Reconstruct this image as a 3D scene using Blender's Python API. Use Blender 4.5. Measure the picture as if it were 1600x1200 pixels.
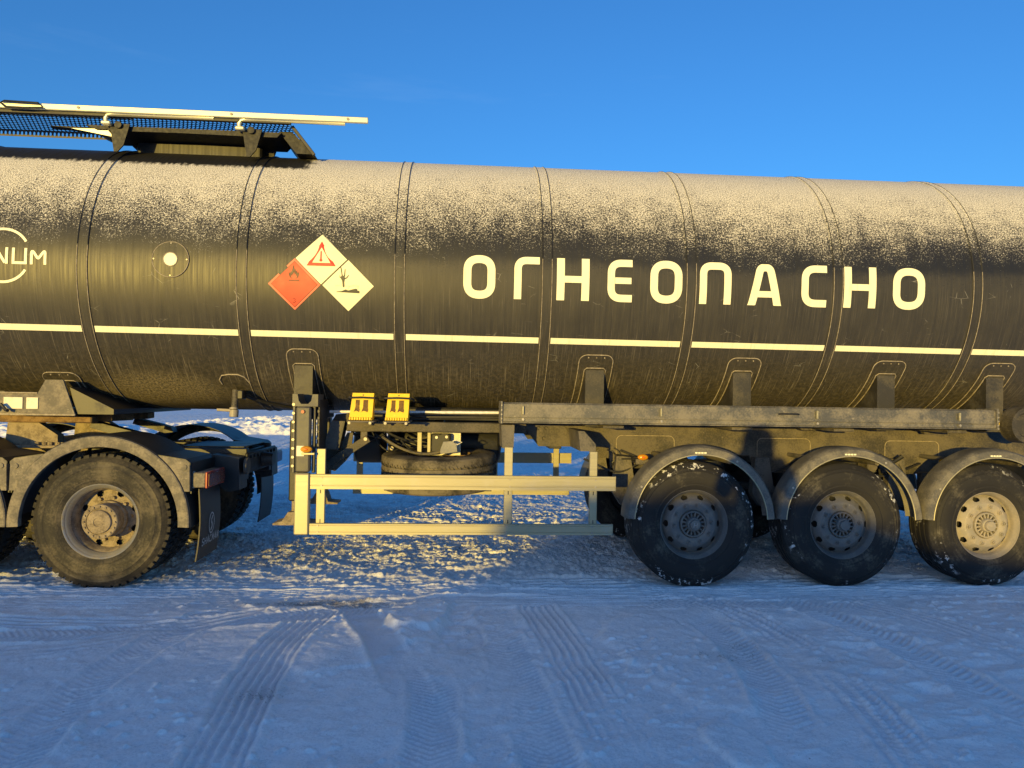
import bpy, bmesh, math, random
import numpy as np
from mathutils import Vector, Matrix
R_ = math.radians
for o in list(bpy.data.objects): bpy.data.objects.remove(o)
scene = bpy.context.scene
COL = scene.collection
random.seed(4); rng = np.random.default_rng(7)

# ------------------------------------------------------------------ camera, sky, sun, exposure
CAM_H = 1.6
yaw, pitch, roll = 0.07172374, 0.01439696, 0.01653161
fw = Vector((math.sin(yaw)*math.cos(pitch), math.cos(yaw)*math.cos(pitch), math.sin(pitch)))
rt = Vector((math.cos(yaw), -math.sin(yaw), 0)); up = rt.cross(fw)
r2 = rt*math.cos(roll)+up*math.sin(roll); u2 = up*math.cos(roll)-rt*math.sin(roll)
cd = bpy.data.cameras.new('camera'); cam = bpy.data.objects.new('camera', cd); COL.objects.link(cam)
cam.matrix_world = Matrix(((r2.x,u2.x,-fw.x,0),(r2.y,u2.y,-fw.y,0),(r2.z,u2.z,-fw.z,CAM_H),(0,0,0,1)))
cd.sensor_width = 36; cd.lens = 36*1140/1600; cd.clip_start = 0.05; cd.clip_end = 20000
scene.camera = cam
scene.render.resolution_x, scene.render.resolution_y = 1024, 768

SUN_AZ, SUN_EL = R_(22.5), R_(3.5)          # light travels to +Y and +X
world = bpy.data.worlds.new('World'); scene.world = world; world.use_nodes = True
wn = world.node_tree.nodes; wl = world.node_tree.links; wn.clear()
sky = wn.new('ShaderNodeTexSky'); sky.sky_type = 'NISHITA'; sky.sun_disc = False
sky.sun_elevation = SUN_EL; sky.sun_rotation = math.pi+SUN_AZ
sky.altitude = 200; sky.air_density = 1.0; sky.dust_density = 0.9; sky.ozone_density = 4.7
bg = wn.new('ShaderNodeBackground'); bg.inputs['Strength'].default_value = 0.15
wo = wn.new('ShaderNodeOutputWorld')
tcw = wn.new('ShaderNodeTexCoord'); mpw = wn.new('ShaderNodeMapping'); mpw.inputs['Scale'].default_value = (1.6, 2.4, 13.0)
nzw = wn.new('ShaderNodeTexNoise'); nzw.inputs['Scale'].default_value = 1.7; nzw.inputs['Detail'].default_value = 6; nzw.inputs['Roughness'].default_value = .6
mrw = wn.new('ShaderNodeMapRange'); mrw.inputs[1].default_value = .62; mrw.inputs[2].default_value = .85; mrw.inputs[4].default_value = .05
mxw = wn.new('ShaderNodeMix'); mxw.data_type = 'RGBA'; mxw.inputs[7].default_value = (1.5, 2.0, 2.6, 1)
wl.new(tcw.outputs['Generated'], mpw.inputs[0]); wl.new(mpw.outputs[0], nzw.inputs['Vector']); wl.new(nzw.outputs['Fac'], mrw.inputs[0])
wl.new(mrw.outputs[0], mxw.inputs[0]); wl.new(sky.outputs[0], mxw.inputs[6]); wl.new(mxw.outputs[2], bg.inputs[0]); wl.new(bg.outputs[0], wo.inputs[0])
sl = bpy.data.lights.new('sun', 'SUN'); sl.energy = 2.0; sl.angle = R_(0.53); sl.color = (1.0, 0.69, 0.13)
sun = bpy.data.objects.new('sun', sl); COL.objects.link(sun)
sdir = Vector((math.sin(SUN_AZ)*math.cos(SUN_EL), math.cos(SUN_AZ)*math.cos(SUN_EL), -math.sin(SUN_EL)))
sun.rotation_euler = sdir.to_track_quat('-Z', 'Y').to_euler(); sun.location = (-8, -20, 12)
vs = scene.view_settings
vs.view_transform = 'Standard'; vs.look = 'None'; vs.gamma = 1; vs.use_curve_mapping = False; vs.exposure = 1.54

# ------------------------------------------------------------------ main dimensions (metres)
Y0, YC, ZC, RT = 6.05, 7.28, 2.62, 1.21      # side plane, tank axis, tank radius
WX = (2.0, 3.31, 4.62)                        # trailer axles
TX = (-2.84, -4.24)                           # tractor rear axles

# ------------------------------------------------------------------ node helpers / materials
class NT:
    def __init__(s, name):
        s.m = bpy.data.materials.new(name); s.m.use_nodes = True
        s.t = s.m.node_tree; s.n = s.t.nodes; s.l = s.t.links
        s.b = s.n['Principled BSDF']
    def new(s, typ, **kw):
        n = s.n.new(typ)
        for k, v in kw.items(): setattr(n, k, v)
        return n
    def set(s, inp, v):
        if isinstance(v, bpy.types.NodeSocket): s.l.new(v, inp)
        elif isinstance(v, (tuple, list)) and inp.type == 'RGBA' and len(v) == 3: inp.default_value = (*v, 1)
        else: inp.default_value = v
    def math(s, op, a, b=0.0, c=0.0, clamp=False):
        n = s.new('ShaderNodeMath', operation=op, use_clamp=clamp)
        for i, v in enumerate((a, b, c)): s.set(n.inputs[i], v)
        return n.outputs[0]
    def mr(s, v, a, b, c=0.0, d=1.0, smooth=True):
        n = s.new('ShaderNodeMapRange', interpolation_type='SMOOTHSTEP' if smooth else 'LINEAR')
        s.set(n.inputs[0], v); s.set(n.inputs[1], a); s.set(n.inputs[2], b); s.set(n.inputs[3], c); s.set(n.inputs[4], d)
        return n.outputs[0]
    def mix(s, f, a, b):
        n = s.new('ShaderNodeMix', data_type='RGBA'); s.set(n.inputs[0], f); s.set(n.inputs[6], a); s.set(n.inputs[7], b)
        return n.outputs[2]
    def obj(s): return s.new('ShaderNodeTexCoord').outputs['Object']
    def pos(s): return s.new('ShaderNodeNewGeometry').outputs['Position']
    def scale(s, v, sc):
        n = s.new('ShaderNodeVectorMath', operation='MULTIPLY'); s.set(n.inputs[0], v); n.inputs[1].default_value = sc
        return n.outputs[0]
    def noise(s, v, scale, detail=3.0, rough=0.55):
        n = s.new('ShaderNodeTexNoise'); s.set(n.inputs['Vector'], v); s.set(n.inputs['Scale'], scale)
        s.set(n.inputs['Detail'], detail); s.set(n.inputs['Roughness'], rough)
        return n.outputs['Fac']
    def bump(s, h, st, dist=0.01, nrm=None):
        n = s.new('ShaderNodeBump'); s.set(n.inputs['Height'], h); n.inputs['Strength'].default_value = st; n.inputs['Distance'].default_value = dist
        if nrm: s.l.new(nrm, n.inputs['Normal'])
        return n.outputs[0]
    def out(s, color=None, rough=None, metal=None, normal=None, spec=None):
        if color is not None: s.set(s.b.inputs['Base Color'], color)
        if rough is not None: s.set(s.b.inputs['Roughness'], rough)
        if metal is not None: s.set(s.b.inputs['Metallic'], metal)
        if spec is not None: s.set(s.b.inputs['Specular IOR Level'], spec)
        if normal is not None: s.l.new(normal, s.b.inputs['Normal'])
        return s.m

def dusty(name, base, dust, amt=0.5, rough=0.6, metal=0.0, sc=5.0, bump=0.25, fine=70):
    t = NT(name); p = t.pos()
    a = t.noise(p, sc, 5, 0.6); b = t.noise(p, fine, 2, 0.6)
    f = t.math('ADD', t.math('MULTIPLY', a, 0.75), t.math('MULTIPLY', b, 0.35))
    m = t.mr(f, 0.75-amt*0.5, 1.0-amt*0.5)
    sp = t.mr(t.noise(p, 38, 1.5), 0.70, 0.76)
    c = t.mix(m, base, dust); c = t.mix(t.math('MULTIPLY', sp, 0.6*amt), c, tuple(min(1, d*1.8) for d in dust))
    rg = t.math('ADD', rough, t.math('MULTIPLY', m, 0.25), clamp=True)
    return t.out(c, rg, t.math('MULTIPLY', metal, t.math('SUBTRACT', 1.0, m)) if metal else 0.0, t.bump(f, bump, 0.004))

M = {}
M['chassis'] = dusty('dusty chassis paint', (0.035,0.034,0.033), (0.135,0.12,0.10), 0.72, 0.55)
M['chassis_brown'] = dusty('road-dust chassis', (0.032,0.029,0.025), (0.12,0.104,0.08), 0.68, 0.6, sc=3.5)  # browner road dust, slightly darker than the plain chassis
M['postdark'] = dusty('dusty dark support post', (0.028,0.026,0.023), (0.075,0.067,0.054), 0.55, 0.55)
M['black'] = dusty('black steel', (0.016,0.016,0.017), (0.06,0.055,0.05), 0.40, 0.5)
M['post'] = dusty('grey painted post', (0.07,0.068,0.06), (0.12,0.11,0.095), 0.5, 0.5, sc=9, bump=.08)
M['plastic'] = dusty('grey plastic fender', (0.085,0.081,0.074), (0.175,0.16,0.132), 0.6, 0.5, sc=8, bump=.15)
M['mudgrey'] = dusty('muddy tractor fender', (0.105,0.095,0.08), (0.245,0.215,0.165), 0.62, 0.7, sc=11, bump=.5, fine=55)
M['blackplastic'] = dusty('black plastic', (0.018,0.018,0.019), (0.075,0.07,0.06), 0.35, 0.5, sc=7)
M['rust'] = dusty('rusty cast steel', (0.10,0.055,0.025), (0.24,0.16,0.09), 0.7, 0.75, sc=14, bump=.6)
M['mudsteel'] = dusty('mud-caked steel', (0.14,0.112,0.08), (0.29,0.24,0.175), 0.7, 0.8, sc=16, bump=.9, fine=90)
M['rimgrey'] = dusty('dirty silver rim', (0.27,0.245,0.205), (0.35,0.30,0.235), 0.6, 0.5, 0.0, sc=10, bump=.2)
M['rimdark'] = dusty('dull grey rim', (0.125,0.122,0.118), (0.19,0.175,0.15), 0.5, 0.45, 0.0, sc=10, bump=.2)
M['rimworn'] = dusty('worn bright steel', (0.33,0.33,0.33), (0.24,0.21,0.17), 0.5, 0.32, 0.5, sc=18, bump=.1)
M['tube'] = dusty('scuffed grey hose tube', (0.10,0.097,0.088), (0.19,0.172,0.145), 0.6, 0.42, 0.3, sc=6, bump=.12)
M['bead'] = dusty('pale tan weld bead', (0.20,0.17,0.13), (0.36,0.31,0.24), 0.7, 0.6, sc=30)  # paler than the shell and plates the beads run along
M['sticker'] = dusty('grimy white sticker', (0.72,0.68,0.55), (0.40,0.34,0.24), 0.35, 0.6, sc=14, bump=0)
M['yellow'] = dusty('yellow chock plastic', (0.84,0.56,0.018), (0.74,0.50,0.05), 0.5, 0.42, sc=12, bump=.05)
M['pocketbrown'] = dusty('brown recess', (0.11,0.055,0.012), (0.25,0.14,0.03), 0.5, 0.7, sc=22)
M['concrete'] = dusty('grey cloth', (0.22,0.22,0.22), (0.3,0.29,0.27), 0.5, 0.9)

def plain(name, col, rough=0.5, metal=0.0, noise=0.12, sc=30, spec=None):
    t = NT(name); n = t.noise(t.pos(), sc, 4)
    c = t.mix(t.mr(n, 0.3, 0.7), tuple(x*(1-noise) for x in col), tuple(min(1, x*(1+noise)) for x in col))
    return t.out(c, t.mr(n, 0.2, 0.8, rough*0.85, min(1, rough*1.15)), metal, spec=spec)
def letter_mat():
    t = NT('white reflective film'); p = t.pos()
    st = t.noise(t.scale(p, (38, 1, 2.2)), 1.0, 4, .6); bl = t.noise(p, 6, 5, .6)
    d = t.math('MULTIPLY', t.mr(t.math('ADD', t.math('MULTIPLY', st, .6), t.math('MULTIPLY', bl, .4)), .50, .72), .45)
    return t.out(t.mix(d, (0.86,0.84,0.62), (0.52,0.48,0.33)), .5)
M['letter'] = letter_mat()
M['placard'] = plain('pale placard film', (0.82,0.79,0.53), 0.5, 0, 0.03, 9)
M['placred'] = plain('red placard film', (0.74,0.065,0.03), 0.5, 0, 0.05, 9)
M['placredlight'] = plain('faded red placard edge', (0.74,0.17,0.10), 0.5, 0, 0.05, 9)
M['signred'] = plain('red sign print', (0.78,0.035,0.02), 0.5, 0, 0.05)
M['signblack'] = plain('black sign print', (0.03,0.03,0.025), 0.5, 0, 0.05)
M['signdarkred'] = plain('dark print on red', (0.07,0.012,0.006), 0.5, 0, 0.05)
M['signgrey'] = plain('thin grey print', (0.45,0.44,0.34), 0.5, 0, 0.05)
M['amber'] = plain('amber lens', (0.55,0.24,0.012), 0.25, 0, 0.1, 60)
M['amberbulb'] = plain('amber lens core', (0.55,0.12,0.01), 0.25)
M['redlens'] = plain('red lens', (0.11,0.008,0.007), 0.25, 0, 0.1, 60)
M['redknob'] = plain('red button', (0.34,0.035,0.025), 0.35)
M['bolt'] = plain('zinc bolt', (0.36,0.33,0.28), 0.4, 0.3, 0.2)
M['boltdark'] = plain('dark nut', (0.06,0.06,0.055), 0.5, 0.2, 0.3)
M['whitepipe'] = plain('white pipe', (0.72,0.70,0.66), 0.45)
M['cloth_dark'] = plain('dark padded jacket', (0.03,0.032,0.04), 0.9)
M['cloth_trousers'] = plain('dark trousers', (0.022,0.024,0.03), 0.9)
M['boot'] = plain('black boot', (0.012,0.012,0.012), 0.6)
M['skin'] = plain('skin', (0.55,0.33,0.24), 0.5, 0, 0.06)
M['phone'] = plain('phone glass', (0.01,0.01,0.012), 0.1)
M['cabpaint'] = dusty('red cab paint', (0.22,0.02,0.015), (0.16,0.12,0.09), 0.35, 0.35)
M['glass'] = plain('dark cab glass', (0.01,0.012,0.014), 0.05)
M['blackclean'] = plain('clean black steel', (0.005,0.005,0.006), 0.6)
M['flaptext'] = plain('worn white print on rubber', (0.55,0.55,0.55), 0.7, 0, 0.35, 90)

def alu():
    t = NT('brushed aluminium profile'); p = t.pos()
    n = t.noise(t.scale(p, (2, 40, 60)), 1.0, 4); s = t.noise(p, 7, 5)
    c = t.mix(n, (0.33,0.30,0.20), (0.43,0.395,0.26)); c = t.mix(t.math('MULTIPLY', t.mr(s, .52, .75), .5), c, (0.40,0.37,0.31))
    return t.out(c, t.mr(n, 0.2, 0.8, 0.38, 0.52), 0.35)
M['alu'] = alu()
def alubright():
    t = NT('polished aluminium handrail'); p = t.pos(); n = t.noise(t.scale(p, (3, 50, 50)), 1.0, 3)
    return t.out(t.mix(n, (0.66,0.64,0.46), (0.78,0.75,0.55)), 0.30, 0.45)
M['alubright'] = alubright()

def rubber(name, dust=(0.105,0.092,0.07), amt=0.6, snow=0.0, rr=0.53):
    t = NT(name); o = t.obj(); sep = t.new('ShaderNodeSeparateXYZ'); t.l.new(o, sep.inputs[0])
    rad = t.math('POWER', t.math('ADD', t.math('POWER', sep.outputs[0], 2.0), t.math('POWER', sep.outputs[2], 2.0)), 0.5)
    ang = t.math('ARCTAN2', sep.outputs[0], sep.outputs[2])
    cmb = t.new('ShaderNodeCombineXYZ'); t.set(cmb.inputs[0], t.math('MULTIPLY', ang, 2.2)); t.set(cmb.inputs[1], t.math('MULTIPLY', rad, 30.0)); t.set(cmb.inputs[2], sep.outputs[1])
    ring = t.noise(cmb.outputs[0], 1.3, 4); blot = t.noise(t.pos(), 5.5, 5, .6); fine = t.noise(t.pos(), 60, 3)
    f = t.math('ADD', t.math('ADD', t.math('MULTIPLY', ring, .22), t.math('MULTIPLY', blot, .68)), t.math('MULTIPLY', fine, .25))
    m = t.mr(f, 0.78-amt*.45, 0.98-amt*.35)
    # less dust mixed in towards the running tread, so darker than the sidewall
    m = t.math('MULTIPLY', m, t.mr(rad, rr-0.055, rr-0.03, 1.0, 0.5))
    c = t.mix(m, (0.017,0.016,0.016), dust)
    h = t.math('ADD', t.math('MULTIPLY', fine, .5), t.math('MULTIPLY', t.noise(cmb.outputs[0], 6, 2), .5))
    if snow:
        sn = t.noise(t.pos(), 22, 4, .62); lump = t.noise(t.pos(), 3.1, 2)
        sm = t.math('MULTIPLY', t.mr(sn, .56, .62), t.mr(lump, .46, .58))
        sm = t.math('MULTIPLY', t.math('MULTIPLY', sm, t.mr(rad, rr-0.075, rr-0.055)), t.mr(rad, rr-0.012, rr-0.002, 1, .4))
        c = t.mix(t.math('MULTIPLY', sm, snow), c, (0.72,0.72,0.72))
    return t.out(c, 0.72, 0, t.bump(h, .25, .004), spec=.35)
M['rubber_trailer'] = rubber('trailer tyre rubber', (0.10,0.09,0.07), 0.5, 0.85)
M['rubber_tractor'] = rubber('tractor tyre rubber', (0.105,0.09,0.065), 0.68, 0.0)
M['rubber_spare'] = rubber('old spare tyre rubber', (0.16,0.138,0.105), 0.85, 0.0, rr=.9)

def tank_mat():
    t = NT('black tank paint under frost and road dust'); o = t.obj()
    sep = t.new('ShaderNodeSeparateXYZ'); t.l.new(o, sep.inputs[0]); x = sep.outputs[0]
    phi = t.math('MULTIPLY', t.math('ARCTAN2', t.math('SUBTRACT', sep.outputs[2], ZC), t.math('MULTIPLY', sep.outputs[1], -1.0)), 180/math.pi)
    cs = t.new('ShaderNodeCombineXYZ'); t.set(cs.inputs[0], x); t.set(cs.inputs[1], t.math('MULTIPLY', phi, RT*math.pi/180))
    uv = cs.outputs[0]
    # wandering edges
    e1 = t.math('ADD', t.math('MULTIPLY', t.math('SUBTRACT', t.noise(uv, 2.2, 5, .6), .5), 17.0), t.math('MULTIPLY', t.math('SUBTRACT', t.noise(t.scale(uv, (.55, .2, 1)), 1.0, 3, .5), .5), 22.0))
    e2 = t.math('MULTIPLY', t.math('SUBTRACT', t.noise(t.scale(uv, (1, .35, 1)), 24, 3, .6), .5), 9.0)
    ph = t.math('ADD', t.math('ADD', phi, e1), e2)
    # frost grains
    n1 = t.noise(uv, 58, 5, .78); n2 = t.noise(uv, 105, 3, .7)
    fr = t.mr(ph, 4, 50, 0, 1, False)
    thr = t.math('SUBTRACT', 0.70, t.math('MULTIPLY', t.math('POWER', fr, 0.52), 0.315))
    pat = t.math('MULTIPLY', t.math('SUBTRACT', t.noise(uv, 7.5, 4, .65), .5), .16)
    frost = t.mr(t.math('SUBTRACT', t.math('ADD', t.math('ADD', t.math('MULTIPLY', n1, .6), t.math('MULTIPLY', n2, .4)), pat), thr), -0.06, 0.09)
    fleck = t.math('MULTIPLY', t.mr(t.noise(uv, 95, 2, .5), .685, .73), t.math('MULTIPLY', t.mr(ph, 1, 9), .4))
    # bare strip along the ridge under the catwalk
    sh = t.math('MULTIPLY', t.mr(t.math('ADD', x, t.math('MULTIPLY', e2, .03)), -1.30, -1.42), t.mr(t.math('ADD', phi, t.math('MULTIPLY', e2, .9)), 49, 52))
    keep = t.math('SUBTRACT', 1.0, sh)
    frost = t.math('MULTIPLY', t.math('MAXIMUM', frost, fleck), keep)
    # dust film and run-down streaks
    dm = t.mr(t.math('ADD', phi, t.math('MULTIPLY', t.math('ADD', e1, e2), .45)), 6, 1)
    blk = t.mr(t.noise(uv, 70, 2), .60, .66)
    dm = t.math('MULTIPLY', dm, t.math('SUBTRACT', 1.0, t.math('MULTIPLY', blk, t.mr(phi, -3, 3))))
    s1 = t.noise(t.scale(uv, (46, 1.1, 1)), 1.0, 4, .6); s2 = t.noise(t.scale(uv, (120, 2.6, 1)), 1.0, 3, .6)
    bl = t.noise(uv, 3.2, 4, .6)
    low = t.mr(phi, -18, -62)
    st = t.math('ADD', t.math('MULTIPLY', s1, .5), t.math('MULTIPLY', s2, .5))
    amt = t.math('ADD', t.math('MULTIPLY', t.mr(st, .34, .68), .6), t.math('MULTIPLY', t.mr(bl, .3, .7), .4))
    dust = t.mix(amt, (0.029,0.027,0.0225), (0.051,0.0465,0.037))
    light = t.math('MULTIPLY', t.mr(s2, .56, .72), t.math('ADD', .16, t.math('MULTIPLY', low, .8)))
    dust = t.mix(light, dust, (0.24,0.21,0.165))
    dust = t.mix(t.math('MULTIPLY', low, t.math('MULTIPLY', t.mr(t.noise(uv, 30, 4, .65), .35, .75), .55)), dust, (0.15,0.125,0.085))
    # scratches and scuffs
    sc = t.new('ShaderNodeTexVoronoi', feature='DISTANCE_TO_EDGE'); t.set(sc.inputs['Vector'], t.scale(uv, (5, 11, 1))); sc.inputs['Scale'].default_value = 1.0
    scm = t.math('MULTIPLY', t.mr(sc.outputs['Distance'], .012, .002), t.mr(t.noise(uv, 4.7, 3), .60, .68))
    dust = t.mix(t.math('MULTIPLY', scm, .7), dust, (0.30,0.29,0.26))
    # sprayed mud patch behind the coupling
    dx = t.math('DIVIDE', t.math('SUBTRACT', x, -2.62), .62); dy = t.math('DIVIDE', t.math('SUBTRACT', phi, -60), 15.0)
    rr = t.math('ADD', t.math('POWER', t.math('ABSOLUTE', dx), 2.0), t.math('POWER', t.math('ABSOLUTE', dy), 2.0))
    mud = t.math('MULTIPLY', t.mr(rr, 1.3, 0.0), t.mr(t.noise(uv, 55, 4, .7), .36, .66))
    dust = t.mix(t.math('MULTIPLY', mud, .8), dust, (0.30,0.25,0.145))
    c = t.mix(dm, (0.014,0.014,0.015), dust)
    c = t.mix(frost, c, t.mix(t.mr(n2, .38, .62), (0.30,0.285,0.265), (0.80,0.77,0.72)))
    rg = t.mix(frost, t.mr(s1, .3, .7, .42, .56), (0.8,0.8,0.8))
    bs = t.new('ShaderNodeSeparateColor'); t.l.new(rg, bs.inputs[0])
    h = t.math('ADD', t.math('MULTIPLY', frost, .5), t.math('MULTIPLY', t.noise(uv, 4, 3), .4))
    return t.out(c, bs.outputs[0], 0, t.bump(h, .35, .006), spec=.42)
M['tank'] = tank_mat()

def snow_mat():
    t = NT('trampled snow'); p = t.pos()
    at = t.new('ShaderNodeAttribute', attribute_name='dirt')
    n = t.noise(p, 9, 6, .62); f = t.noise(p, 70, 4, .6); g = t.noise(p, 240, 2, .6)
    dm = t.mr(t.math('ADD', at.outputs['Fac'], t.math('MULTIPLY', t.math('SUBTRACT', t.math('ADD', t.math('MULTIPLY', f, .6), t.math('MULTIPLY', n, .4)), .5), 1.5)), .44, .80)
    peb = t.math('MULTIPLY', t.mr(f, .655, .69), t.mr(t.noise(p, 2.3, 4, .6), .56, .64))
    pk = t.new('ShaderNodeAttribute', attribute_name='pack_shade')
    gr = t.math('ADD', t.math('ADD', t.math('MULTIPLY', n, .30), t.math('MULTIPLY', f, .40)), t.math('MULTIPLY', g, .30))
    c = t.mix(t.mr(gr, .38, .54), (0.76,0.765,0.77), (0.99,0.98,0.965))
    c = t.mix(t.math('MULTIPLY', pk.outputs['Fac'], .55), c, (0.66,0.67,0.70))  # grooves darkened so ribs show: packed snow plus relief shade put into the colour
    c = t.mix(t.math('MULTIPLY', at.outputs['Fac'], .30), c, (0.55,0.52,0.48))
    c = t.mix(t.math('MULTIPLY', dm, .75), c, (0.13,0.105,0.075))
    c = t.mix(t.math('MULTIPLY', peb, .7), c, (0.20,0.17,0.13))
    ac = t.new('ShaderNodeAttribute', attribute_name='churn')
    big = t.noise(t.scale(p, (1, .8, 1)), 2.6, 6, .66)
    b0 = t.bump(t.math('MULTIPLY', big, ac.outputs['Fac']), 1.0, .22)
    b1 = t.bump(n, .22, .03, b0); b2 = t.bump(f, .5, .009, b1); b3 = t.bump(g, .4, .003, b2)
    return t.out(c, .62, 0, b3, spec=.3)
M['snow'] = snow_mat()

# ------------------------------------------------------------------ mesh builder
class MB:
    def __init__(s): s.v = []; s.f = []
    def add(s, v, f):
        n = len(s.v); s.v += [tuple(q) for q in v]; s.f += [tuple(i+n for i in q) for q in f]; return s
    def bm(s, bm):
        bm.verts.index_update(); v = [tuple(q.co) for q in bm.verts]; f = [[q.index for q in w.verts] for w in bm.faces]; bm.free(); return s.add(v, f)
    def box(s, x0, x1, y0, y1, z0, z1, bev=0.006, rot=None):
        bm = bmesh.new(); bmesh.ops.create_cube(bm, size=1)
        c = Vector(((x0+x1)/2, (y0+y1)/2, (z0+z1)/2)); d = (abs(x1-x0), abs(y1-y0), abs(z1-z0))
        for q in bm.verts: q.co = Vector((q.co.x*d[0], q.co.y*d[1], q.co.z*d[2]))
        b = min(bev, min(d)*.3)
        if b > 0: bmesh.ops.bevel(bm, geom=bm.edges[:], offset=b, segments=1, affect='EDGES')
        m = Matrix.Translation(c) @ (rot.to_4x4() if rot else Matrix())
        bmesh.ops.transform(bm, matrix=m, verts=bm.verts); return s.bm(bm)
    def beam(s, a, b, w, h, bev=.004, upv=(0,0,1)):
        a, b = Vector(a), Vector(b); d = b-a; L = d.length; d.normalize()
        side = d.cross(Vector(upv)); side = side.normalized() if side.length > 1e-5 else Vector((1,0,0)); u = side.cross(d)
        rot = Matrix((d, side, u)).transposed(); c = (a+b)/2
        bm = bmesh.new(); bmesh.ops.create_cube(bm, size=1)
        for q in bm.verts: q.co = Vector((q.co.x*L, q.co.y*w, q.co.z*h))
        bb = min(bev, min(w, h)*.3)
        if bb > 0: bmesh.ops.bevel(bm, geom=bm.edges[:], offset=bb, segments=1, affect='EDGES')
        bmesh.ops.transform(bm, matrix=Matrix.Translation(c) @ rot.to_4x4(), verts=bm.verts); return s.bm(bm)
    def cyl(s, a, b, r, r1=None, n=24, cap=True):
        a, b = Vector(a), Vector(b); r1 = r if r1 is None else r1
        d = (b-a).normalized(); t = Vector((0,0,1)) if abs(d.z) < .9 else Vector((1,0,0)); u = d.cross(t).normalized(); w = d.cross(u)
        v = []
        for c, q in ((a, r), (b, r1)):
            for i in range(n): k = 2*math.pi*i/n; v.append(c+(u*math.cos(k)+w*math.sin(k))*q)
        f = [(i, (i+1) % n, n+(i+1) % n, n+i) for i in range(n)]
        if cap: f += [tuple(range(n))[::-1], tuple(range(n, 2*n))]
        return s.add(v, f)
    def tube(s, pts, r, n=8, closed=False, cap=True):
        P = [Vector(p) for p in pts]; v = []; f = []; N = len(P); prev = None
        for i, p in enumerate(P):
            if closed: d = (P[(i+1) % N]-P[i-1]).normalized()
            else: d = (P[min(i+1, N-1)]-P[max(i-1, 0)]).normalized()
            if prev is None:
                t = Vector((0,0,1)) if abs(d.z) < .9 else Vector((0,1,0)); u = (t-d*t.dot(d)).normalized()
            else: u = (prev-d*prev.dot(d)).normalized()
            prev = u; w = d.cross(u)
            for k in range(n): a = 2*math.pi*k/n; v.append(p+(u*math.cos(a)+w*math.sin(a))*r)
        for i in range(N if closed else N-1):
            for k in range(n):
                a = i*n+k; b = i*n+(k+1) % n; j = ((i+1) % N)*n; f.append((a, b, j+(k+1) % n, j+k))
        if cap and not closed: f += [tuple(range(n))[::-1], tuple(range((N-1)*n, N*n))]
        return s.add(v, f)
    def prism(s, poly, y0, y1, axis='y'):
        n = len(poly); mk = {'y': lambda a, b, t: (a, t, b), 'x': lambda a, b, t: (t, a, b), 'z': lambda a, b, t: (a, b, t)}[axis]
        v = [mk(a, b, y0) for a, b in poly]+[mk(a, b, y1) for a, b in poly]
        f = [tuple(range(n)), tuple(range(n, 2*n))[::-1]]+[(i, n+i, n+(i+1) % n, (i+1) % n) for i in range(n)]
        return s.add(v, f)
    def lathe(s, prof, n=64, c=(0,0,0), skip=None, closed=False):
        # axis Y, prof = [(r, y)]
        v = []; f = []; P = len(prof)
        for r, y in prof:
            for i in range(n): a = 2*math.pi*i/n; v.append((c[0]+r*math.sin(a), c[1]+y, c[2]+r*math.cos(a)))
        for j in range(P if closed else P-1):
            j2 = (j+1) % P
            for i in range(n):
                if skip and skip(j, i): continue
                f.append((j*n+i, j*n+(i+1) % n, j2*n+(i+1) % n, j2*n+i))
        return s.add(v, f)
    def strip(s, A, B, closed=False):
        n = len(A); v = list(A)+list(B); f = [(i, (i+1) % n, n+(i+1) % n, n+i) for i in range(n if closed else n-1)]
        return s.add(v, f)
    def build(s, name, mat, parent=None, org=None, smooth=40, recalc=True):
        off = Vector(org) if org is not None else Vector((0,0,0))
        base = off if parent is None else (WORG[parent.name])
        me = bpy.data.meshes.new(name)
        o0 = off if org is not None else base
        me.from_pydata([(a-o0.x, b-o0.y, c-o0.z) for a, b, c in s.v], [], s.f)
        if recalc:
            bm = bmesh.new(); bm.from_mesh(me); bmesh.ops.recalc_face_normals(bm, faces=bm.faces); bm.to_mesh(me); bm.free()
        me.materials.append(M[mat] if isinstance(mat, str) else mat)
        if smooth: me.shade_smooth(); me.set_sharp_from_angle(angle=R_(smooth))
        o = bpy.data.objects.new(name, me); COL.objects.link(o)
        if parent: o.parent = parent; o.location = o0-base
        else: o.location = o0
        WORG[o.name] = o0.copy()
        return o
WORG = {}
def empty(name, loc, parent=None):
    o = bpy.data.objects.new(name, None); COL.objects.link(o); o.empty_display_size = .1
    L = Vector(loc)
    if parent: o.parent = parent; o.location = L-WORG[parent.name]
    else: o.location = L
    WORG[o.name] = L.copy(); return o
def tag(o, label=None, cat=None, group=None, kind=None):
    if label: o['label'] = label
    if cat: o['category'] = cat
    if group: o['group'] = group
    if kind: o['kind'] = kind
    return o
def copy_tree(o, parent, delta):
    c = o.copy(); COL.objects.link(c); c.parent = parent
    if delta is not None: c.location = o.location+Vector(delta)
    base = WORG[o.name]+(Vector(delta) if delta is not None else Vector((0,0,0))); WORG[c.name] = base
    for ch in o.children: copy_tree(ch, c, None)
    return c
def arc(cx, cz, r, a0, a1, n):
    return [(cx+r*math.cos(a0+(a1-a0)*i/n), cz+r*math.sin(a0+(a1-a0)*i/n)) for i in range(n+1)]

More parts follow.
